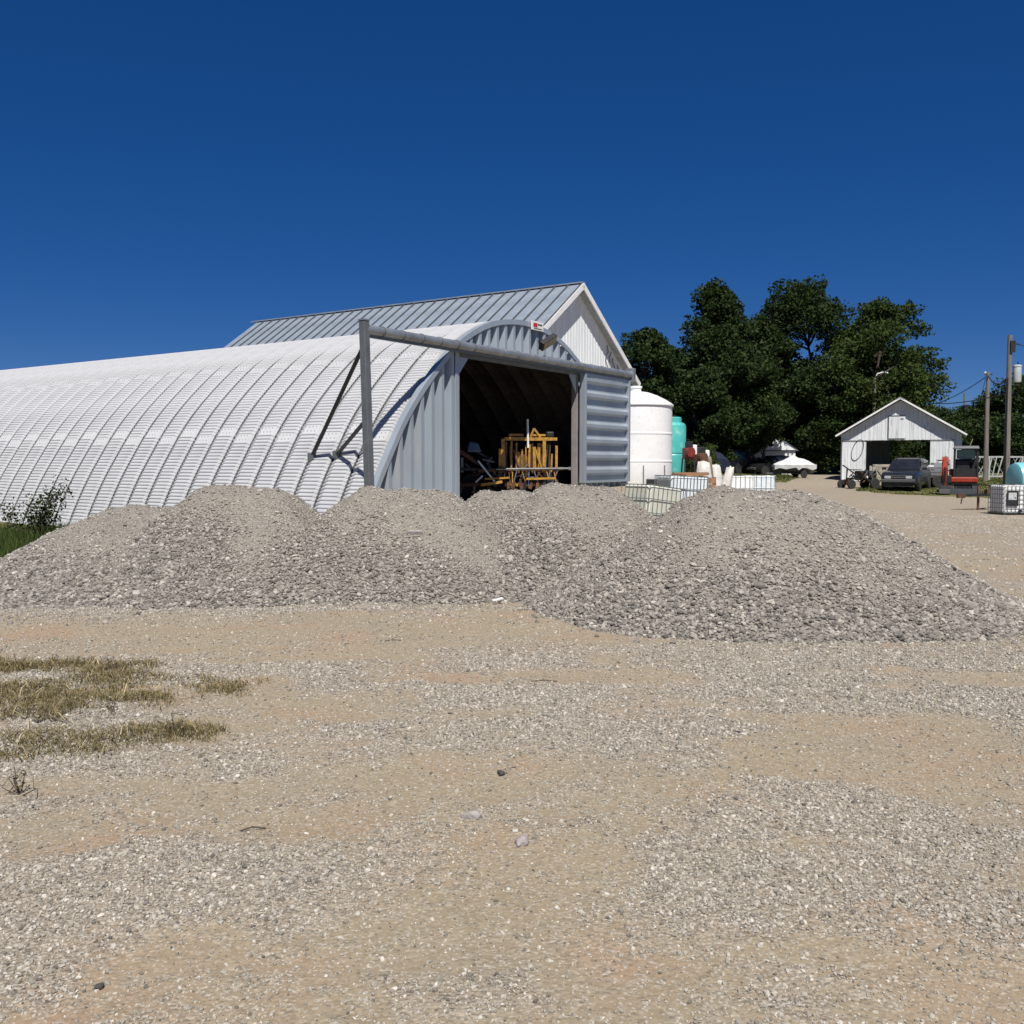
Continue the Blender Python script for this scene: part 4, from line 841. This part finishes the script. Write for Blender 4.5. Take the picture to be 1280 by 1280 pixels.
for t_ in (.12,.35,.58,.82,.98): MB().bar((-.3,-.45+.8*t_,1.4*t_),(.3,-.45+.8*t_,1.4*t_),.09,.07).build('rung', steel_black, rm)

# compact excavator
ex = thing('compact_excavator', 'compact red excavator with black canopy and folded boom on the grass', 'excavator', drop(1203,46.2,-.02), -.42)
for s in (-1, 1):                                    # tracks: local front is -y
    rings = []; pts = [(.26*math.cos(a), .24+.24*math.sin(a)) for a in np.linspace(-PI/2, PI/2, 9)]; loop = [(p[0]+.62, p[1]) for p in pts]+[(-p[0]-.62, p[1]) for p in pts[::-1]]
    tk = MB().prism([(a,z_) for a,z_ in loop], s*.55-.15, s*.55+.15, 'x').build('track', black_rubber, ex)
    for k in range(9): MB().box(s*.55-.16,s*.55+.16,-.72+k*.18-.03,-.72+k*.18+.03,.475,.50).build('track_pad', black_rubber, tk)
    MB().lathe([(0,-.16),(.17,-.16),(.17,.16),(0,.16)],14,'x',(s*.55,-.6,.25)).build('sprocket', galv_dark, tk)
MB().box(-.4,.4,-.5,.5,.2,.5).build('undercarriage', steel_black, ex); MB().box(-.75,.75,-1.22,-1.15,.06,.32).build('dozer_blade', pm('blade_grey',(.09,.10,.11),None,5,.5,.3), ex); MB().bar((-.3,-1.15,.25),(-.3,-.5,.35),.08).bar((.3,-1.15,.25),(.3,-.5,.35),.08).build('blade_arm', steel_black, ex)
MB().box(-.62,.66,-.55,.95,.52,.60).build('turntable', steel_black, ex); MB().prism([(-.6,.6),(.64,.6),(.64,.86),(-.6,.86)], -.60, -.2).build('front_cowl', orange_paint, ex, bevel=.05); MB().box(-.6,.64,.35,.98,.60,1.25).build('engine_cover', orange_paint, ex, bevel=.08)
cabp = MB()
for xx in (-.38,.64):
    for yy in (-.35,.75): MB().bar((xx,yy,.86),(xx*.97,yy*.97,2.22),.09).build('canopy_post', steel_black, ex)
MB().loft([[(-.46,-.48,2.22),(.72,-.48,2.22),(.72,.82,2.22),(-.46,.82,2.22)],[(-.40,-.40,2.38),(.66,-.40,2.38),(.66,.76,2.38),(-.40,.76,2.38)]]).build('canopy_roof', pm('canopy_dark',(.035,.04,.05),None,5,.4), ex, bevel=.03)
MB().box(-.28,.56,.70,.72,1.75,2.2).build('rear_glass', green_glass, ex); MB().box(-.1,.42,.1,.5,.86,1.15).build('seat', steel_black, ex, bevel=.04); MB().box(-.1,.42,.45,.58,1.1,1.75).build('backrest', steel_black, ex, bevel=.04); MB().box(-.32,.58,-.34,-.30,.86,1.28).build('foot_guard', steel_black, ex)
for xx in (-.12,.4): MB().bar((xx,-.12,.86),(xx,-.2,1.35),.04).build('control_lever', steel_black, ex)
MB().bar((.3,.5,2.38),(.42,.5,2.72),.03).build('beacon_mast', pm('mast_tan',(.35,.3,.2),None,5,.6), ex)
bx_ = -.80
MB().box(-.36,.64,.30,.74,.9,1.74).build('engine_bulkhead', steel_black, ex); MB().box(.60,.66,-.3,.74,.86,1.5).build('side_panel', steel_black, ex); MB().box(-.42,-.36,-.1,.74,.86,1.5).build('side_panel', steel_black, ex); MB().box(-.30,.30,-.02,.14,1.1,1.66).build('console', steel_black, ex, bevel=.04)
MB().box(bx_-.16,bx_+.30,-.85,-.45,.55,.95).build('swing_post', steel_black, ex, bevel=.03)
boom = MB(); seg = [(-.65,.85),(-1.05,1.45),(-1.25,1.75),(-1.55,1.62)]
rings = []
for (yy, zz), hgt in zip([(-.6,.8),(-.78,1.3),(-1.0,1.68),(-1.3,1.72)], (.17,.23,.23,.18)): rings.append([(bx_-.14,yy-hgt*.7,zz-hgt*.7),(bx_+.14,yy-hgt*.7,zz-hgt*.7),(bx_+.14,yy+hgt*.7,zz+hgt*.7),(bx_-.14,yy+hgt*.7,zz+hgt*.7)])
MB().loft(rings).build('boom', orange_paint, ex, bevel=.02)
MB().loft([[(bx_-.07,-1.42,1.80),(bx_+.07,-1.42,1.80),(bx_+.07,-1.20,1.72),(bx_-.07,-1.20,1.72)],[(bx_-.13,-1.54,1.3),(bx_+.13,-1.54,1.3),(bx_+.13,-1.20,1.3),(bx_-.13,-1.20,1.3)],[(bx_-.06,-1.35,.45),(bx_+.06,-1.35,.45),(bx_+.06,-1.22,.45),(bx_-.06,-1.22,.45)]]).build('stick', orange_paint, ex, bevel=.015)
MB().tube((bx_,-.75,.95),(bx_,-1.12,1.5),.05,n=8).build('boom_cylinder', steel_black, ex); MB().tube((bx_+.02,-1.0,1.85),(bx_+.02,-1.4,1.84),.045,n=8).build('stick_cylinder', chrome, ex); MB().tube((bx_,-1.52,1.35),(bx_,-1.46,.6),.04,n=8).build('bucket_cylinder', steel_black, ex)
MB().prism([(-1.25,.5),(-1.42,.48),(-1.72,.30),(-1.80,.08),(-1.55,.02),(-1.30,.10)], bx_-.25, bx_+.25, 'x').build('bucket', steel_black, ex, bevel=.015)
for k in range(4): MB().bar((bx_-.2+k*.133,-1.32,.10),(bx_-.2+k*.133,-1.16,.03),.04).build('bucket_tooth', galv_dark, ex)

# trailer with aqua tank at the yard edge
tl = thing('tank_trailer', 'low dark trailer with drawbar and jack beside the white container', 'trailer', drop(1294,37.6,-.05), .04)
MB().box(-1.2,1.8,-.75,.75,.62,.74).build('deck', steel_black, tl); MB().bar((-2.9,0,.62),(-1.1,-.5,.66),.09).bar((-2.9,0,.62),(-1.1,.5,.66),.09).build('drawbar', steel_black, tl)
MB().box(-3.15,-2.85,-.07,.07,.52,.68).build('coupler', rust, tl); MB().bar((-2.3,0,.04),(-2.3,0,.98),.07).build('jack', rust, tl); MB().box(-2.42,-2.18,-.12,.12,.0,.04).build('jack_foot', rust, tl); MB().tube((-2.95,.0,.52),(-2.98,.03,.28),.025,n=6).build('safety_chain', steel_black, tl)
MB().box(-2.0,-1.7,-.12,.12,.66,.86).build('winch', rust, tl)
for x_ in (.5,1.25):
    for s in (-1,1): wheel(tl, x_, s*.86, .34, .2)
aq = thing('spray_tank', 'aqua plastic horizontal tank riding on the trailer', 'tank', Vector(drop(1296,37.6,-.12))+Vector((0,0,.74)), .04)
MB().lathe([(.45,-.98),(.60,-.93),(.64,-.8),(.64,.8),(.60,.93),(.45,.98)],40,'x',(0.0,0,.62)).build('shell', poly_blue, aq, smooth=True)
for xx in (-.5,.5): MB().box(xx-.06,xx+.06,-.5,.5,0,.14).build('saddle', steel_black, aq)
MB().lathe([(.2,0),(.2,.1),(0,.11)],16,'z',(.3,0,1.24)).build('lid', poly_blue, aq)

# ------------------------------------------------------------------ poles and wires
def pole(label, px, y, top, r=.15, name='utility_pole'):
    b = drop(px, y, -.1); t = thing(name, label, 'pole', b, 0)
    MB().tube((0,0,0),(0,0,top-b[2]),r,r*.68,n=12).build('shaft', wood_pole, t, smooth=True); return t, b
pA, bA = pole('tall wooden utility pole carrying the grey transformer', 1257.5, 50, 8.35, .17)
zA = 8.35-bA[2]
MB().lathe([(.19,0),(.21,.05),(.21,.80),(.23,.81),(.23,.88),(.1,.92)],22,'z',(.42,0,zA-2.45)).build('transformer', transf_grey, pA, smooth=True)
MB().bar((.1,0,zA-2.0),(.25,0,zA-2.0),.08).bar((.1,0,zA-2.5),(.25,0,zA-2.5),.08).build('transformer_bracket', steel_black, pA); MB().tube((.45,0,zA-1.65),(.45,0,zA-1.4),.04,n=8).build('bushing', steel_black, pA)
MB().bar((.0,0,zA-.4),(.5,0,zA-.48),.06).build('insulator_arm', steel_black, pA); MB().box(-.05,.2,-.2,-.1,zA-.9,zA-.3).build('cutout', steel_black, pA); MB().tube((-.14,-.14,.3),(-.12,-.12,zA-2.2),.03,n=6).build('conduit', steel_black, pA)
pB, bB = pole('shorter wooden utility pole beside the white fence', 1231.5, 58, 7.2, .15)
zB = 7.2-bB[2]
MB().bar((-.2,0,zB-.15),(.25,0,zB-.15),.07).build('insulator_arm', steel_black, pB); MB().lathe([(.06,0),(.09,.08),(0,.16)],8,'z',(-.18,0,zB-.12)).build('insulator', transf_grey, pB)
pC, bC = pole('far dark utility pole rising above the tree line', 1203, 96, 8.7, .13)
MB().lathe([(.2,0),(.4,.1),(.4,1.1),(.2,1.2)],12,'z',(.1,-.3,8.7-bC[2]-2.4)).build('transformer', steel_black, pC)
pD, bD = pole('pale lamp pole rising behind the garage roof', 1090.5, 70, 7.9, .16, 'lamp_pole')
MB().path([(0,0,7.9-bD[2]-.1),(.2,0,8.2-bD[2]),(.6,0,8.32-bD[2]),(.95,0,8.3-bD[2])], .05, 8).build('lamp_arm', transf_grey, pD); MB().lathe([(.05,0),(.16,.06),(.12,.16),(.04,.2)],12,'z',(.95,0,8.18-bD[2])).build('lamp_head', transf_grey, pD)
def wire(label, a, b, sag, r=.02):
    a = Vector(a); b = Vector(b); pts = [a.lerp(b, t_)-Vector((0,0,sag*4*t_*(1-t_))) for t_ in np.linspace(0,1,15)]
    o = MB().path(pts, r, 5).build('power_line', wire_m, None, smooth=True); return tag(o, label, 'cable', 'overhead lines between the poles')
TA = Vector(bA)+Vector((0,0,0)); TB = Vector(bB)
wire('slack cable drooping from the tall pole to the shorter pole', (TA.x,TA.y,bA[2]+zA-2.1), (TB.x,TB.y,bB[2]+zB-.2), .5, .035)
wire('overhead line running from the shorter pole into the trees', (TB.x,TB.y,bB[2]+zB-.2), (gx(1140,78),78,6.3), .5, .025)
wire('low overhead cable passing between the poles and the tree crowns', (TA.x,TA.y,bA[2]+zA-3.0), (gx(1135,80),80,6.9), .4, .03)
wire('thin line dropping steeply from the shorter pole', (TB.x-.15,TB.y,bB[2]+zB-.4), (gx(1216,72),72,5.0), .1, .015)
wire('thin high line leaving the tall pole top', (TA.x+.5,TA.y,bA[2]+zA-.5), (gx(1420,58),58,8.1), .3, .02)

# fence and scrap beyond the excavator
fe = thing('lattice_fence', 'pale grey lattice fence behind the shorter utility pole', 'fence', drop(1245,61), .05)
fm = pm('pale_fence',(.42,.43,.43),(.3,.31,.31),6,.8)
for k in range(4): MB().box(-1.6+k*1.1-.05,-1.6+k*1.1+.05,-.05,.05,0,1.6).build('post', fm, fe)
MB().box(-1.65,1.75,-.03,.03,1.5,1.6).build('rail', fm, fe); MB().box(-1.65,1.75,-.03,.03,.25,.35).build('rail', fm, fe)
for k in range(10):
    xx = -1.6+k*.33; MB().bar((xx,-.02,.32),(min(xx+random.uniform(.2,.9),1.7),-.02,1.5),.07,.02).build('slat', fm, fe)
    if k % 2: MB().bar((xx+.5,.02,.32),(max(xx-.3,-1.6),.02,1.5),.06,.02).build('slat', fm, fe)

# far white house in the trees
hs_ = thing('white_house', 'white house with dark roof glimpsed between the tree trunks', 'house', drop(969,69), -.2); hs_.scale = (.62,.62,.62)
MB().box(-2.2,2.2,0,5,0,2.9).build('wall', white_siding, hs_); MB().prism([(-2.6,2.8),(2.6,2.8),(0,4.6)],-.4,5.4).build('roof', pm('house_roof',(.10,.11,.13),None,3,.7), hs_)
MB().prism([(-2.2,2.9),(2.2,2.9),(0,4.3)],-.45,-.42).build('gable', white_siding, hs_)
for xx in (-1.2,.5): w_ = MB().box(xx,xx+.8,-.03,-.0,1.0,2.2).build('window', white_trim, hs_); MB().box(xx+.06,xx+.74,-.045,-.03,1.06,2.14).build('pane', glass_dark, w_)
for k in range(3): MB().box(1.0+k*.45,1.28+k*.45,-.5,-.45,1.2,2.5).build('porch_board', white_trim, hs_)

# ------------------------------------------------------------------ vegetation
def leaves(C, sz, rg, up=.35, aspect=.62):
    """rhombic leaf faces at points C; returns verts, faces, tint"""
    n = len(C); nrm = rg.normal(0,1,(n,3)); nrm[:,2] += up*2; nrm /= np.linalg.norm(nrm, axis=1)[:,None]
    a = np.cross(nrm, rg.normal(0,1,(n,3))); a /= np.linalg.norm(a, axis=1)[:,None]; b = np.cross(nrm, a)
    s = (sz*rg.uniform(.6,1.35,n))[:,None]
    bend = nrm*s*.18
    V = np.stack([C-a*s*.5, C+b*s*.5*aspect-bend, C+a*s*.5, C-b*s*.5*aspect-bend], 1).reshape(-1,3)
    F = np.arange(4*n).reshape(n,4); return V, F, np.repeat(np.clip(rg.normal(.4,.25,n),0,1), 4)
def crown_points(blobs, n, rg):
    vol = np.array([b[3]*b[4]*b[5] for b in blobs])**.72; cnt = (n*vol/vol.sum()).astype(int); out = []
    for (cx,cy,cz,rx,ry,rz), k in zip(blobs, cnt):
        d = rg.normal(0,1,(k,3)); d /= np.linalg.norm(d, axis=1)[:,None]; r = rg.random(k)**.45
        r = r*(1+.16*np.sin(d[:,0]*5+cx)+.14*np.sin(d[:,2]*6+cz*2))
        out.append(np.c_[cx+d[:,0]*r*rx, cy+d[:,1]*r*ry, cz+d[:,2]*r*rz])
    return np.concatenate(out)
def tree(label, px, y, top, halfw, base=1.2, seed=0, n=9000, leaf=.42, mat=leaf_dark, group=None, limbs=(), shape=1.0):
    rg = np.random.default_rng(seed); b = drop(px, y, -.1); H = top-b[2]; t = thing('tree', label, 'tree', b, 0, group)
    th = H*.7; tr = .028*H*.7
    mb = MB(); pts = [(0,0,0)]; 
    for k in range(1, 6): pts.append((rg.normal(0,.05)*k, rg.normal(0,.05)*k, th*k/5))
    mb.path(pts, [tr*(1-.15*k) for k in range(6)], 9); mb.build('trunk', bark, t, smooth=True)
    blobs = []; nb = 34
    for k in range(nb):
        f = (k+.5)/nb; zc = base+(H-base)*(.06+.86*f); prof = math.sin(PI*min(1,(.16+.80*f**.9)))**.62*shape
        if f > .8: prof *= 1-.9*(f-.8)
        a = rg.uniform(0, 2*PI); rr = halfw*1.12*prof*rg.uniform(.25,.85); s = halfw*rg.uniform(.25,.40)
        blobs.append((math.cos(a)*rr, math.sin(a)*rr, zc, s*1.05, s*1.05, s*.72))
    blobs.append((0,0,H*.94,halfw*.25,halfw*.25,H*.055))
    for l in limbs: blobs.append(l)
    lm = MB()
    for bl in blobs[::2]+[tuple(l) for l in limbs]:
        z0 = max(.8, min(th*.95, bl[2]-.25*abs(bl[0])-1.0)); lm.tube((0,0,z0), (bl[0]*.9,bl[1]*.9,bl[2]), tr*.32, tr*.08, 6)
    lm.build('limbs', bark, t, smooth=True)
    C = crown_points(blobs, int(n*2.2), rg); V, F, ti = leaves(C, leaf*.64, rg); me = np_mesh('crown', V, F); fattr(me, 'tint', ti); link('crown', me, mat, t); return t
G = 'trees behind the yard'
tree('dark tree standing close behind the gabled barn eave', 806, 62, 10.6, 3.0, .6, 11, 9000, .40, leaf_dark, G)
tree('tall round-topped tree beside the gabled barn', 887, 70, 15.1, 3.8, 1.0, 12, 15000, .40, leaf_dark, G)
tree('tallest broad tree in the middle of the tree group', 1008, 77, 16.3, 6.0, 1.2, 13, 20000, .42, leaf_dark, G)
tree('spreading tree with a long bough reaching over the garage roof', 1092, 73, 14.3, 4.8, 2.0, 14, 16000, .40, leaf_mid, G,
     limbs=((4.0,0,7.6,1.3,1.0,.55),(4.9,.2,8.6,.9,.8,.5),(3.2,0,9.3,1.4,1.1,.8),(5.0,0,7.5,.6,.6,.35),(3.6,-.3,6.6,.7,.7,.4),(3.3,.2,11.2,1.1,1.0,.7),(2.6,.3,12.7,1.0,1.0,.7)))
tree('dark filled-out tree between the round-topped tree and the tallest tree', 947, 75, 13.2, 3.6, .8, 21, 13000, .40, leaf_dark, G)
tree('mid-height dark tree in front of the round-topped tree', 900, 66, 11.4, 3.3, .6, 22, 11000, .40, leaf_dark, G)
tree('dense tree filling the gap below the spreading bough', 1056, 80, 12.6, 4.0, .8, 23, 13000, .40, leaf_dark, G)
tree('low dense tree behind the teal tank and round bush', 872, 63, 7.9, 3.0, .3, 15, 9000, .38, leaf_dark, G)
tree('low leafy tree shading the black pickup', 928, 66, 9.8, 3.0, 1.9, 16, 9000, .38, leaf_dark, G)
tree('low dark tree beside the covered boat and white house', 1030, 72, 9.2, 3.2, .6, 17, 10000, .38, leaf_dark, G)
tree('slender young tree in front of the white house', 953, 66, 7.6, 1.7, 2.2, 18, 2200, .34, leaf_mid, G)
GR_ = 'hedgerow trees beyond the garage'
for k, (px, y, top, hw) in enumerate(((1068,95,9.0,5.0),(1120,98,8.6,5.2),(1172,98,7.3,4.0),(1208,100,7.6,3.6),(1240,92,8.2,3.2),(1276,88,9.9,4.0),(1330,86,10.5,4.6),(1150,104,7.4,4.8),(1225,84,5.6,3.2),(1262,80,5.8,3.0),(1190,86,5.2,3.0))):
    tree(('hedgerow tree seen through the open garage', 'hedgerow tree directly behind the garage', 'light hedgerow tree right of the garage eave', 'hedgerow tree under the far utility pole', 'hedgerow tree between the two near utility poles',
          'tall hedgerow tree behind the transformer', 'hedgerow tree past the tall utility pole', 'far hedgerow tree between the garage and far pole', 'low hedgerow tree behind the lattice fence', 'low hedgerow tree behind the aqua tank', 'low hedgerow tree behind the excavator')[k],
         px, y, top, hw, .2, 30+k, 6500, .42, leaf_mid if k in (2, 7) else leaf_dark, GR_)
# far wood that closes the horizon
def wood(name, label, x0, x1, y, h, n, seed):
    rg = np.random.default_rng(seed); x = rg.uniform(x0, x1, n); hh = h*(.55+.6*NZ.fbm(x*.06+seed, x*0+seed, 4)); z = rg.random(n)**.7*hh; yy = y+rg.normal(0,3,n)-(1-z/hh)*2
    V, F, ti = leaves(np.c_[x,yy,z+tz((x0+x1)/2,y)], .9, rg); me = np_mesh(name, V, F); fattr(me, 'tint', ti); o = link(name, me, leaf_dark); o['kind'] = 'stuff'; tag(o, label, 'wood')
wood('far_wood', 'dark continuous wood along the horizon behind everything', -40, 140, 122, 7.0, 24000, 5)
def bush(name, label, loc, rx, ry, rz, n, leaf, mat, seed):
    rg = np.random.default_rng(seed); t = thing(name, label, 'bush', loc, 0)
    bl = [(rg.normal(0,.4)*rx, rg.normal(0,.4)*ry, rz*rg.uniform(.3,1.2), rx*.55, ry*.55, rz*.5) for _ in range(9)]
    V, F, ti = leaves(crown_points(bl, n, rg), leaf, rg, .5); me = np_mesh('foliage', V, F); fattr(me, 'tint', ti); link('foliage', me, mat, t)
    mb = MB()
    for b in bl: mb.tube((0,0,-.05),(b[0],b[1],b[2]),.03,.01,5)
    mb.build('stems', bark, t); return t
bush('round_bush', 'round bright green bush beside the teal tank', drop(868,50), .72, .8, 1.35, 8000, .13, leaf_bush, 3)

# grass blades
def blades(name, label, x, y, h, mat, seed, w=.012, lean=.5, cat='grass', parent=None):
    rg = np.random.default_rng(seed); n = len(x); z = terrain(x, y); a = rg.random(n)*6.28; hh = h*rg.uniform(.45,1.2,n); ln = hh*rg.uniform(.1,1,n)*lean; la = rg.random(n)*6.28
    ww = w*rg.uniform(.6,1.4,n); dx, dy = np.cos(a)*ww/2, np.sin(a)*ww/2; b = np.c_[x,y,z-.01]
    o1 = np.c_[np.cos(la)*ln*.35, np.sin(la)*ln*.35, hh*.6]; o2 = np.c_[np.cos(la)*ln, np.sin(la)*ln, hh*(1-.25*(ln/hh))]; d = np.c_[dx,dy,dx*0]
    V = np.stack([b-d, b+d, b+o1+d*.8, b+o1-d*.8, b+o2], 1).reshape(-1,3); k = 5*np.arange(n)[:,None]
    F3 = np.concatenate([k+np.array([[0,1,2]]), k+np.array([[0,2,3]]), k+np.array([[3,2,4]])]); me = np_mesh(name, V, F3); fattr(me, 'tint', np.repeat(np.clip(rg.normal(.42,.28,n),0,1),5))
    o = link(name, me, mat, parent); o['kind'] = 'stuff'; tag(o, label, cat); return o
rg = np.random.default_rng(9)
x = rg.uniform(-16,-6.3,46000); y = rg.uniform(12.5,21.5,46000); k = (grass_mask(x,y) > .35) & (pile_all(x,y) < .1) & (x < -.462*y+.5*NZ.fbm(x,y,2)) & (y < 21.5); x, y = x[k], y[k]
blades('tall_grass', 'tall green grass at the foot of the arch barn', x, y, .46, grass_green, 1, .016, .45)
def patch(cx, cy, rx, ry, n, rot=0):
    a = rg.normal(0,.45,n); b = rg.normal(0,.45,n); return cx+a*rx*math.cos(rot)-b*ry*math.sin(rot), cy+a*rx*math.sin(rot)+b*ry*math.cos(rot)
x = rg.uniform(-5.4,-1.75,90000); y = rg.uniform(4.9,8.1,90000)
def ell(cx, cy, rx, ry, t): dx, dy = x-cx, y-cy; return 1-np.hypot((dx*math.cos(t)+dy*math.sin(t))/rx, (-dx*math.sin(t)+dy*math.cos(t))/ry)
w = np.maximum.reduce([ell(-4.3,6.9,1.7,1.0,.05), ell(-3.1,6.98,1.1,.42,.06), ell(-2.65,5.66,.80,.33,.1), ell(-3.3,5.3,.5,.16,.1)])
f = NZ2.fbm(x*1.9+5, y*2.7, 4)+.25*(NZ.fbm(x*9, y*12, 2)-.5)
k = (w > -.25) & (rng.random(len(x)) < .8*np.clip((f+.50*w-.43)/.24, 0, 1)**1.4); x, y, f = x[k], y[k], f[k]
blades('dry_grass', 'sparse dry olive grass growing through the gravel', x, y, .04+.13*np.clip(f-.35,0,.6), grass_dry, 2, .005, 1.7)
k = rng.random(len(x)) < .02; blades('straw', 'pale dead straw stalks lying among the dry grass', x[k], y[k], .12, pm('straw_pale',(.46,.37,.22),(.34,.27,.16),9,.8), 6, .006, 2.6)
x = rg.uniform(6,45,60000); y = rg.uniform(45,68,60000); k = (grass_mask(x,y) > .5); x, y = x[k], y[k]
blades('lawn_grass', 'mown green lawn grass around the garage and driveway', x, y, .11, grass_lawn, 4, .05, .8)

# straggly shrub and weeds
def shrub(name, label, loc, stems, n, leaf, mat, seed, spread=.12, cat='shrub', r=.018):
    rg = np.random.default_rng(seed); t = thing(name, label, cat, loc, 0); mb = MB(); C = []
    for (p, q) in stems:
        p = np.array(p); q = np.array(q); mid = (p+q)/2+rg.normal(0,.05,3); mb.path([tuple(p),tuple(mid),tuple(q)], [r,r*.7,r*.3], 5)
        m_ = int(n/len(stems)); tt = rg.uniform(.3,1.05,m_)[:,None]; C.append(p+(q-p)*tt+rg.normal(0,spread,(m_,3)))
    mb.build('stems', bark, t); V, F, ti = leaves(np.concatenate(C), leaf, rg, .2); me = np_mesh('foliage', V, F); fattr(me, 'tint', ti); link('foliage', me, mat, t); return t
sb = (gx(42,18.5), 18.5, tz(gx(42,18.5),18.5))
shrub('straggly_shrub', 'straggly dark leafy shrub leaning against the arch barn', sb, [((0,0,0),(.1,0,.95)),((0,0,.2),(.42,0,1.12)),((0,0,.3),(.55,.1,1.28)),((-.1,0,.1),(-.12,.1,.85)),((-.1,0,.2),(-.62,0,.82)),((.1,.1,0),(.3,0,.7)),((.05,0,.2),(.25,.05,1.0))], 1500, .06, leaf_weed, 5, .11)
for px, y, hz, sd, lb in ((250,14.2,.28,1,'small pale weed sprouting on the crest of the rounded heap'),(181,14.9,.30,2,'thin wispy weed behind the low gravel heap')):
    xx = gx(px,y); zz = float(pile_all(np.array([xx]),np.array([y]))[0]); zz = max(zz, tz(xx,y))
    shrub('weed', lb, (xx,y,zz-.03), [((0,0,0),(.06,0,hz)),((0,0,0),(-.08,0,hz*.8)),((0,0,0),(.02,.05,hz*1.1)),((0,0,0),(.15,0,hz*.6))], 46 if sd == 1 else 20, .045, leaf_bush if sd == 1 else grass_dry, sd, .035, 'weed', .004)
for k, (px, py, h, sd) in enumerate(((130,895,.12,1),(45,910,.10,2),(15,1000,.16,3),(215,925,.13,4),(135,840,.12,5))):
    yy = 1.7*FPX/(py-578); xx = gx(px,yy)
    shrub('weed', ('tuft of pale straw standing in the dry grass','pale straw stalks by the grass edge','single dry weed stalk standing in the gravel','spiky weed at the tip of the nearer grass strip','dark wiry weed at the back of the grass patch')[k], (xx,yy,tz(xx,yy)-.01),
          [((0,0,0),(random.uniform(-.06,.06),random.uniform(-.05,.05),h*random.uniform(.6,1.1))) for _ in range(9)], 30, .022, grass_dry, sd, .015, 'weed', .0035)

# single larger stones and litter on the yard
def rock(label, px, py, r, seed, m):
    yy = 1.7*FPX/(py-578); xx = gx(px,yy); rg = np.random.default_rng(seed); import bmesh
    bm = bmesh.new(); bmesh.ops.create_icosphere(bm, subdivisions=2, radius=1)
    for v in bm.verts: d = 1+.22*math.sin(v.co.x*3+seed)+.2*math.sin(v.co.y*4+seed*2); v.co = Vector((v.co.x*r*1.3*d, v.co.y*r*.9*d, v.co.z*r*.62*d))
    me = bpy.data.meshes.new('stone'); bm.to_mesh(me); bm.free(); o = link('stone', me, m); o.location = (xx,yy,tz(xx,yy)+r*.3); o.rotation_euler = (0,0,seed); return tag(o, label, 'stone')
lim = pm('lone_limestone',(.34,.31,.29),(.24,.215,.205),18,.9,0,.004,60); dk = pm('lone_dark_stone',(.06,.055,.05),None,20,.9,0,.003,60); wh = pm('lone_white_stone',(.46,.44,.40),None,20,.9,0,.003,60)
rock('lilac grey fist-sized stone lying alone on packed dirt', 652, 1065, .036, 1, lim); rock('small white stone beside the lilac grey stone', 644, 1048, .013, 2, wh); rock('flat pale stone half sunk in the gravel', 588, 1030, .04, 3, lim)
rock('white stone among coarse gravel', 810, 1138, .013, 4, wh); rock('small black clod lying on the gravel', 626, 973, .022, 5, dk); rock('tiny black clod on open gravel', 924, 922, .022, 6, dk); rock('dark flat stone in the gravel patch', 118, 1124, .018, 7, dk); rock('black stone near the pinkish dirt', 110, 1252, .014, 8, dk)
pp = MB().box(-.10,.10,-.03,.03,0,.012).build('paper_scrap', white_trim, None); pp.scale = (.7,.7,1); pp.location = (gx(622,11.3), 11.3, .05); pp.rotation_euler = (.1,-.15,.5); tag(pp, 'white scrap of paper at the foot of the heaps', 'litter')
sl_ = MB().loft([[(-.16,-.02,0),(.16,-.05,0),(.15,.05,0),(-.14,.05,0)],[(-.13,-.01,.05),(.14,-.03,.06),(.13,.03,.06),(-.12,.03,.05)]]).build('stone_slab', lim, None); sx_, sy_ = gx(518,12.4), 12.4; sl_.location = (sx_, sy_, float(pile_all(np.array([sx_]),np.array([sy_]))[0])+.0); sl_.scale = (.7,.7,.8); sl_.rotation_euler = (.5,0,.1); tag(sl_, 'pale flat slab lying on the broad gravel heap', 'stone')
for k, (px, py, l, r) in enumerate(((680,855,.30,.05),(490,803,.22,.3),(1255,893,.3,.5),(310,1046,.16,.4))):
    yy = 1.7*FPX/(py-578); o = MB().path([(-l*.35,0,.006),(0,.012,.012),(l*.35,-.01,.006)], .004, 5).build('twig', bark, None); o.location = (gx(px,yy), yy, tz(gx(px,yy),yy)); o.rotation_euler = (0,0,r); tag(o, ('thin curved twig on open dirt in front of the heaps','dark twig on brown dirt just below the broad heap','twig on bare dirt in front of the largest heap','short dark twig near the dry weed stalk')[k], 'twig', 'twigs on the dirt')
